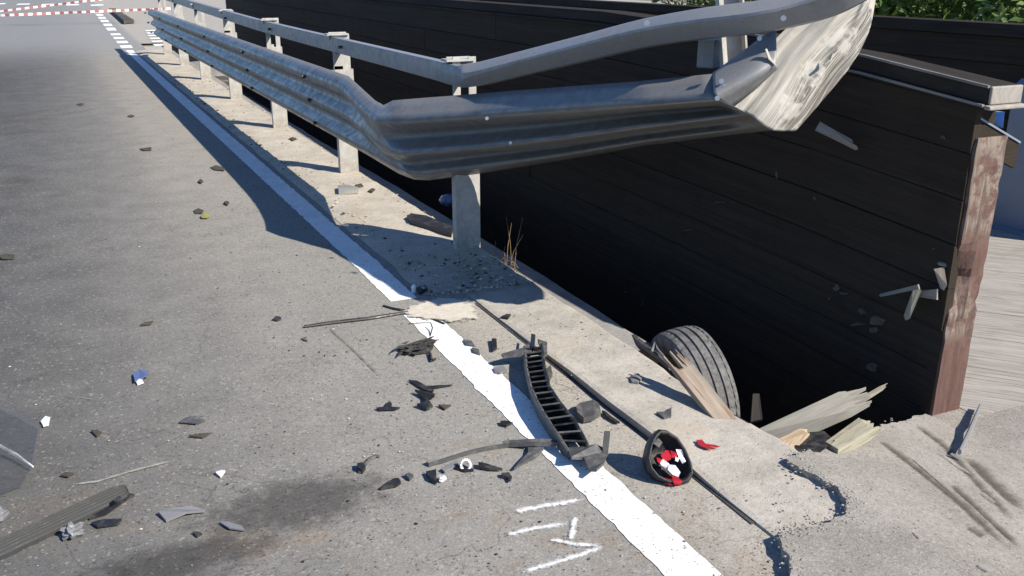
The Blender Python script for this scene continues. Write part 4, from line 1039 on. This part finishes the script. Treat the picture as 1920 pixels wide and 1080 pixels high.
shard('dry_leaf', 'small dark leaf in the far lane, farthest of all', [(144, 197), (151, 194), (158, 196), (152, 199)], 'leaf_dry', .003, 'leaf', 'dead leaves blown over the lane', .008)
shard('pebble', 'dark pebble right of the yellowish leaf', [(420, 383), (425, 380), (430, 383), (426, 387)], 'leaf_dry', .012, 'pebble', None)
shard('pebble', 'dark pebble up the lane from the yellowish leaf', [(372, 343), (376, 339), (381, 342), (377, 346)], 'leaf_dry', .012, 'pebble', None)
shard('plastic_chip', 'dark slanted chip alone in mid asphalt, left of the rubber strip', [(264, 613), (274, 607), (288, 606), (282, 611)], 'leaf_dry', .006)
shard('plastic_chip', 'dark knobbly chip just left of the rubber strip', [(511, 602), (518, 598), (525, 597), (528, 602), (520, 604)], 'plastic', .008)
shard('plastic_chip', 'flat grey chip under the left end of the rubber strip', [(565, 638), (574, 636), (577, 642)], 'greyplastic', .005)
# black strip with foot on the apron
b = MB(); P = [GA(1797, 860), GA(1812, 830), GA(1824, 802), GA(1836, 772)]; b.tube([p + Vector((0, 0, .028)) for p in P], [.007, .009, .009, .006], 7, 0, 1.6)
q = GA(1782, 857); b.tube([GA(1800, 865) + Vector((0, 0, .006)), q + Vector((0, 0, .012))], [.011, .009], 7, 0, .7)
tag(b.build('metal_strip', M['lightplastic']), 'thin hooked strip lying on the apron near the end post', 'strip')
# things on the verge
shard('stone_slab', 'flat grey slab fragment on the sandy verge left of the second post', [(634, 362), (648, 361), (672, 365), (672, 371), (636, 373)], 'ledge', .03, 'stone', None, .004, None, .03)
shard('dry_leaf', 'dark leaf on the sandy verge below the second post', [(666, 356), (678, 354), (682, 358), (670, 360)], 'leaf_dry', .01, 'leaf', 'dead leaves on the verge', .004, None, .03)
shard('dry_leaf', 'brown leaf on the sandy verge right of the slab fragment', [(690, 368), (698, 363), (704, 364), (698, 370)], 'leaf_dry', .01, 'leaf', 'dead leaves on the verge', .004, None, .03)
shard('dry_leaf', 'dark leaf between the second and third posts', [(542, 268), (550, 266), (557, 268), (549, 271)], 'leaf_dry', .015, 'leaf', 'dead leaves on the verge', .004, None, .03)
b = MB(); P = [(763, 412), (772, 408), (800, 412), (850, 434), (846, 446), (812, 434), (770, 420)]; b.prism([G(x, y, .03) for x, y in P], (0, 0, .03)); tag(b.build('charred_stick', M['plastic']), 'black broken stick lying at the kerb edge left of the nearest post', 'stick')
crumple('blue_lump', 'rounded glossy blue and black lump behind the nearest post', 'lump', 842, 388, .10, .08, 'blueplastic', 5, None, 3, -.12, .15)
b = MB(); c = G(776, 548); b.tube([c + Vector((0, 0, 0)), c + Vector((0, 0, .03)), c + Vector((.004, 0, .042))], [.014, .014, .006], 10); tag(b.build('bottle_cap', M['whiteplastic']), 'small pale tube standing at the end of the shaded line', 'cap')
shard('plastic_chip', 'black chip beside the small pale tube in the shadow', [(780, 545), (798, 540), (802, 548), (786, 554)], 'plastic', .012)
# dry grass tuft
gt = empty('grass_tuft', G(962, 515)); tag(gt, 'dry straw stalks growing at the kerb edge right of the nearest post', 'grass')
for k in range(20):
    bx = G(925 + random.uniform(0, 48), 498 + random.uniform(0, 18), -.04); h = random.uniform(.04, .16) if k > 3 else random.uniform(.2, .32)
    dx = Vector((random.uniform(-.06, .05), random.uniform(-.05, .06), 0))
    b = MB(); b.tube([bx, bx + dx * .4 + Vector((0, 0, h * .5)), bx + dx * 1.4 + Vector((0, 0, h))], [.002, .0018, .0008], 5); b.build('stalk', M['straw'], gt)

# ------------------------------------------------------------------ gravel and crumbs (countless)
def rock(b, c, r, m=0):
    st = len(b.v); q = [Vector((random.uniform(-1, 1), random.uniform(-1, 1), random.uniform(-.6, .9))).normalized() for _ in range(6)]
    base = [Vector((1, 0, 0)), Vector((0, 1, 0)), Vector((-1, 0, 0)), Vector((0, -1, 0)), Vector((0, 0, .8)), Vector((0, 0, -.6))]
    for d in base: b.vert(Vector(c) + Vector((d.x * r * random.uniform(.6, 1.4), d.y * r * random.uniform(.6, 1.4), d.z * r * random.uniform(.5, 1.0))))
    for f in ((0, 1, 4), (1, 2, 4), (2, 3, 4), (3, 0, 4), (1, 0, 5), (2, 1, 5), (3, 2, 5), (0, 3, 5)): b.face([st + i for i in f], m)
b = MB()
for k in range(2600):
    y = 4.25 + 12 * random.random() ** 1.8; x = random.choice((random.gauss(1.9, .14), random.uniform(1.5, 2.08))) + bend(y)
    if not 1.49 < x - bend(y) < 2.09: continue
    rock(b, (x, y, .026), random.choice((.003, .004, .005, .006, .009, .014)) * (1 if y < 9 else 1.3), random.choice((0, 0, 1, 2)))
for k in range(900):
    y = random.uniform(1.3, 4.4); x = random.gauss(1.75, .3)
    if not .4 < x < 2.08: continue
    rock(b, (x, y, .004 if x < 1.7 else .016), random.choice((.0015, .002, .0025, .003, .005)), random.choice((0, 1, 2, 2)))
tag(b.build('verge_gravel', [M['sand'], M['ledge'], M['dirt']]), 'loose grit and small stones scattered along the kerb', None, None, 'stuff')
b = MB()
ed = rag(edge, 30, .012, 5)
for p in ed:
    for q in range(1):
        v = p + Vector((random.gauss(.012, .02), random.gauss(-.01, .02), 0))
        if v.x < 3.0: rock(b, (v.x, v.y, apron_z(v.x) + .001), random.choice((.002, .003, .004, .006)), random.choice((0, 0, 0, 0, 0, 2)))
tag(b.build('crumbled_asphalt', [M['apron'], M['dirt'], M['ledge']]), 'crumbled stones along the broken edge of the apron', None, None, 'stuff')
b = MB()
for k in range(1100):
    y = 1.5 + 6 * random.random() ** 1.6; x = random.choice((random.gauss(.9, .4), random.uniform(-1.6, 1.3)))
    if x > 1.3: continue
    rock(b, (x, y, .003), random.choice((.002, .002, .003, .003, .004, .006)), random.choice((0, 1, 1, 2, 2, 2)))
tag(b.build('road_crumbs', [M['sand'], M['ledge'], M['plastic']]), 'tiny crumbs of glass, plastic and stone strewn over the asphalt', None, None, 'stuff')

# ------------------------------------------------------------------ barrier tape far off
def tape(label, a, c, sag, w0, n):
    b = MB(); prev = None
    for k in range(n + 1):
        t = k / n; p = a.lerp(c, t) - Vector((0, 0, sag * 4 * t * (1 - t))); tw = math.sin(k * .37) * .25
        cur = (b.vert(p + Vector((0, tw * w0, -w0 / 2))), b.vert(p + Vector((0, -tw * w0, w0 / 2))))
        if prev: b.face((prev[0], prev[1], cur[1], cur[0]), k % 2)
        prev = cur
    return tag(b.build('barrier_tape', [M['tape_white'], M['tape_red']]), label, 'tape', 'red and white tapes across the far road')
tape('lower red and white barrier tape stretched level across the far road', AX(-12, 29, -1.75) if False else Vector((-2.4, 33, .31)), Vector((3.1, 33, .45)), .0, .07, 44)
tape('upper red and white barrier tape rising to the right across the far road', Vector((-2.4, 33.5, .36)), Vector((2.8, 33.5, .93)), .0, .06, 44)
for x, y, lb in ((-2.45, 33.25, 'thin stake holding the left ends of the tapes'), (3.15, 33.1, 'thin stake holding the right ends of the tapes')):
    b = MB(); b.tube([(x, y, 0), (x, y, 1.05)], .015, 8); b.tube([(x, y, 0), (x, y, .03)], .12, 12); tag(b.build('barrier_stake', M['bolt']), lb, 'stake')

# ------------------------------------------------------------------ trees beyond the far parapet
def tree(name, label, x, y, z0, h, r, nleaf, seed, bushy=.3):
    rd = random.Random(seed); root = empty(name, (x, y, z0)); tag(root, label, 'tree' if name == 'tree' else 'shrub', 'trees beyond the far parapet')
    b = MB(); b.tube([(x, y, z0), (x + .06, y, z0 + h * .3), (x, y + .08, z0 + h * .65), (x, y, z0 + h * .9)], [.12, .09, .05, .015], 9)
    cl = []
    for k in range(22):
        u = k / 22; zz = z0 + h * (bushy + (1 - bushy) * u); a = k * 2.4; rr = r * (1 - .55 * abs(2 * u - .8)) * rd.uniform(.55, 1)
        e = Vector((x + math.cos(a) * rr, y + math.sin(a) * rr, zz + .15)); s0 = Vector((x, y, zz - .3))
        b.tube([s0, s0.lerp(e, .5) + Vector((0, 0, .08)), e], [.03, .02, .008], 5); cl.append((e, rd.uniform(.28, .5) * r)); cl.append((s0.lerp(e, .55), rd.uniform(.25, .4) * r))
    b.build('trunk', M['bark'], root)
    b = MB()
    for k in range(nleaf):
        c, cr = cl[rd.randrange(len(cl))]
        d = Vector((rd.gauss(0, 1), rd.gauss(0, 1), rd.gauss(0, 1))); d = d.normalized() * cr * rd.random() ** .45; p = c + d
        n = (d.normalized() + Vector((rd.gauss(0, .6), rd.gauss(0, .6), rd.gauss(.3, .6)))).normalized()
        t = n.cross(Vector((rd.random(), rd.random(), rd.random() + .1))).normalized(); s_ = n.cross(t); L = rd.uniform(.05, .095)
        b.face([b.vert(p - t * L), b.vert(p + s_ * L * .45 + n * .012), b.vert(p + t * L), b.vert(p - s_ * L * .45 + n * .012)])
    b.build('crown', M['leaf'], root)
tree('shrub', 'bright green shrub nearest the rail end, above the far parapet', 9.0, 9.0, -.9, 3.2, 1.5, 7000, 3, .12)
tree('shrub', 'broad darker shrub in the middle above the far parapet', 10.6, 8.6, -.9, 3.6, 1.6, 7000, 4, .12)
tree('shrub', 'leafy shrub at the right edge above the far parapet', 10.4, 6.6, -.9, 3.6, 1.7, 7000, 5, .12)
tree('tree', 'tall leafy tree behind the shrubs at the right', 13.5, 11.5, -.9, 6.0, 2.6, 9000, 6, .2)
tree('tree', 'second tall tree behind the shrubs, farther left', 12.0, 15.5, -.9, 5.5, 2.4, 8000, 8, .2)
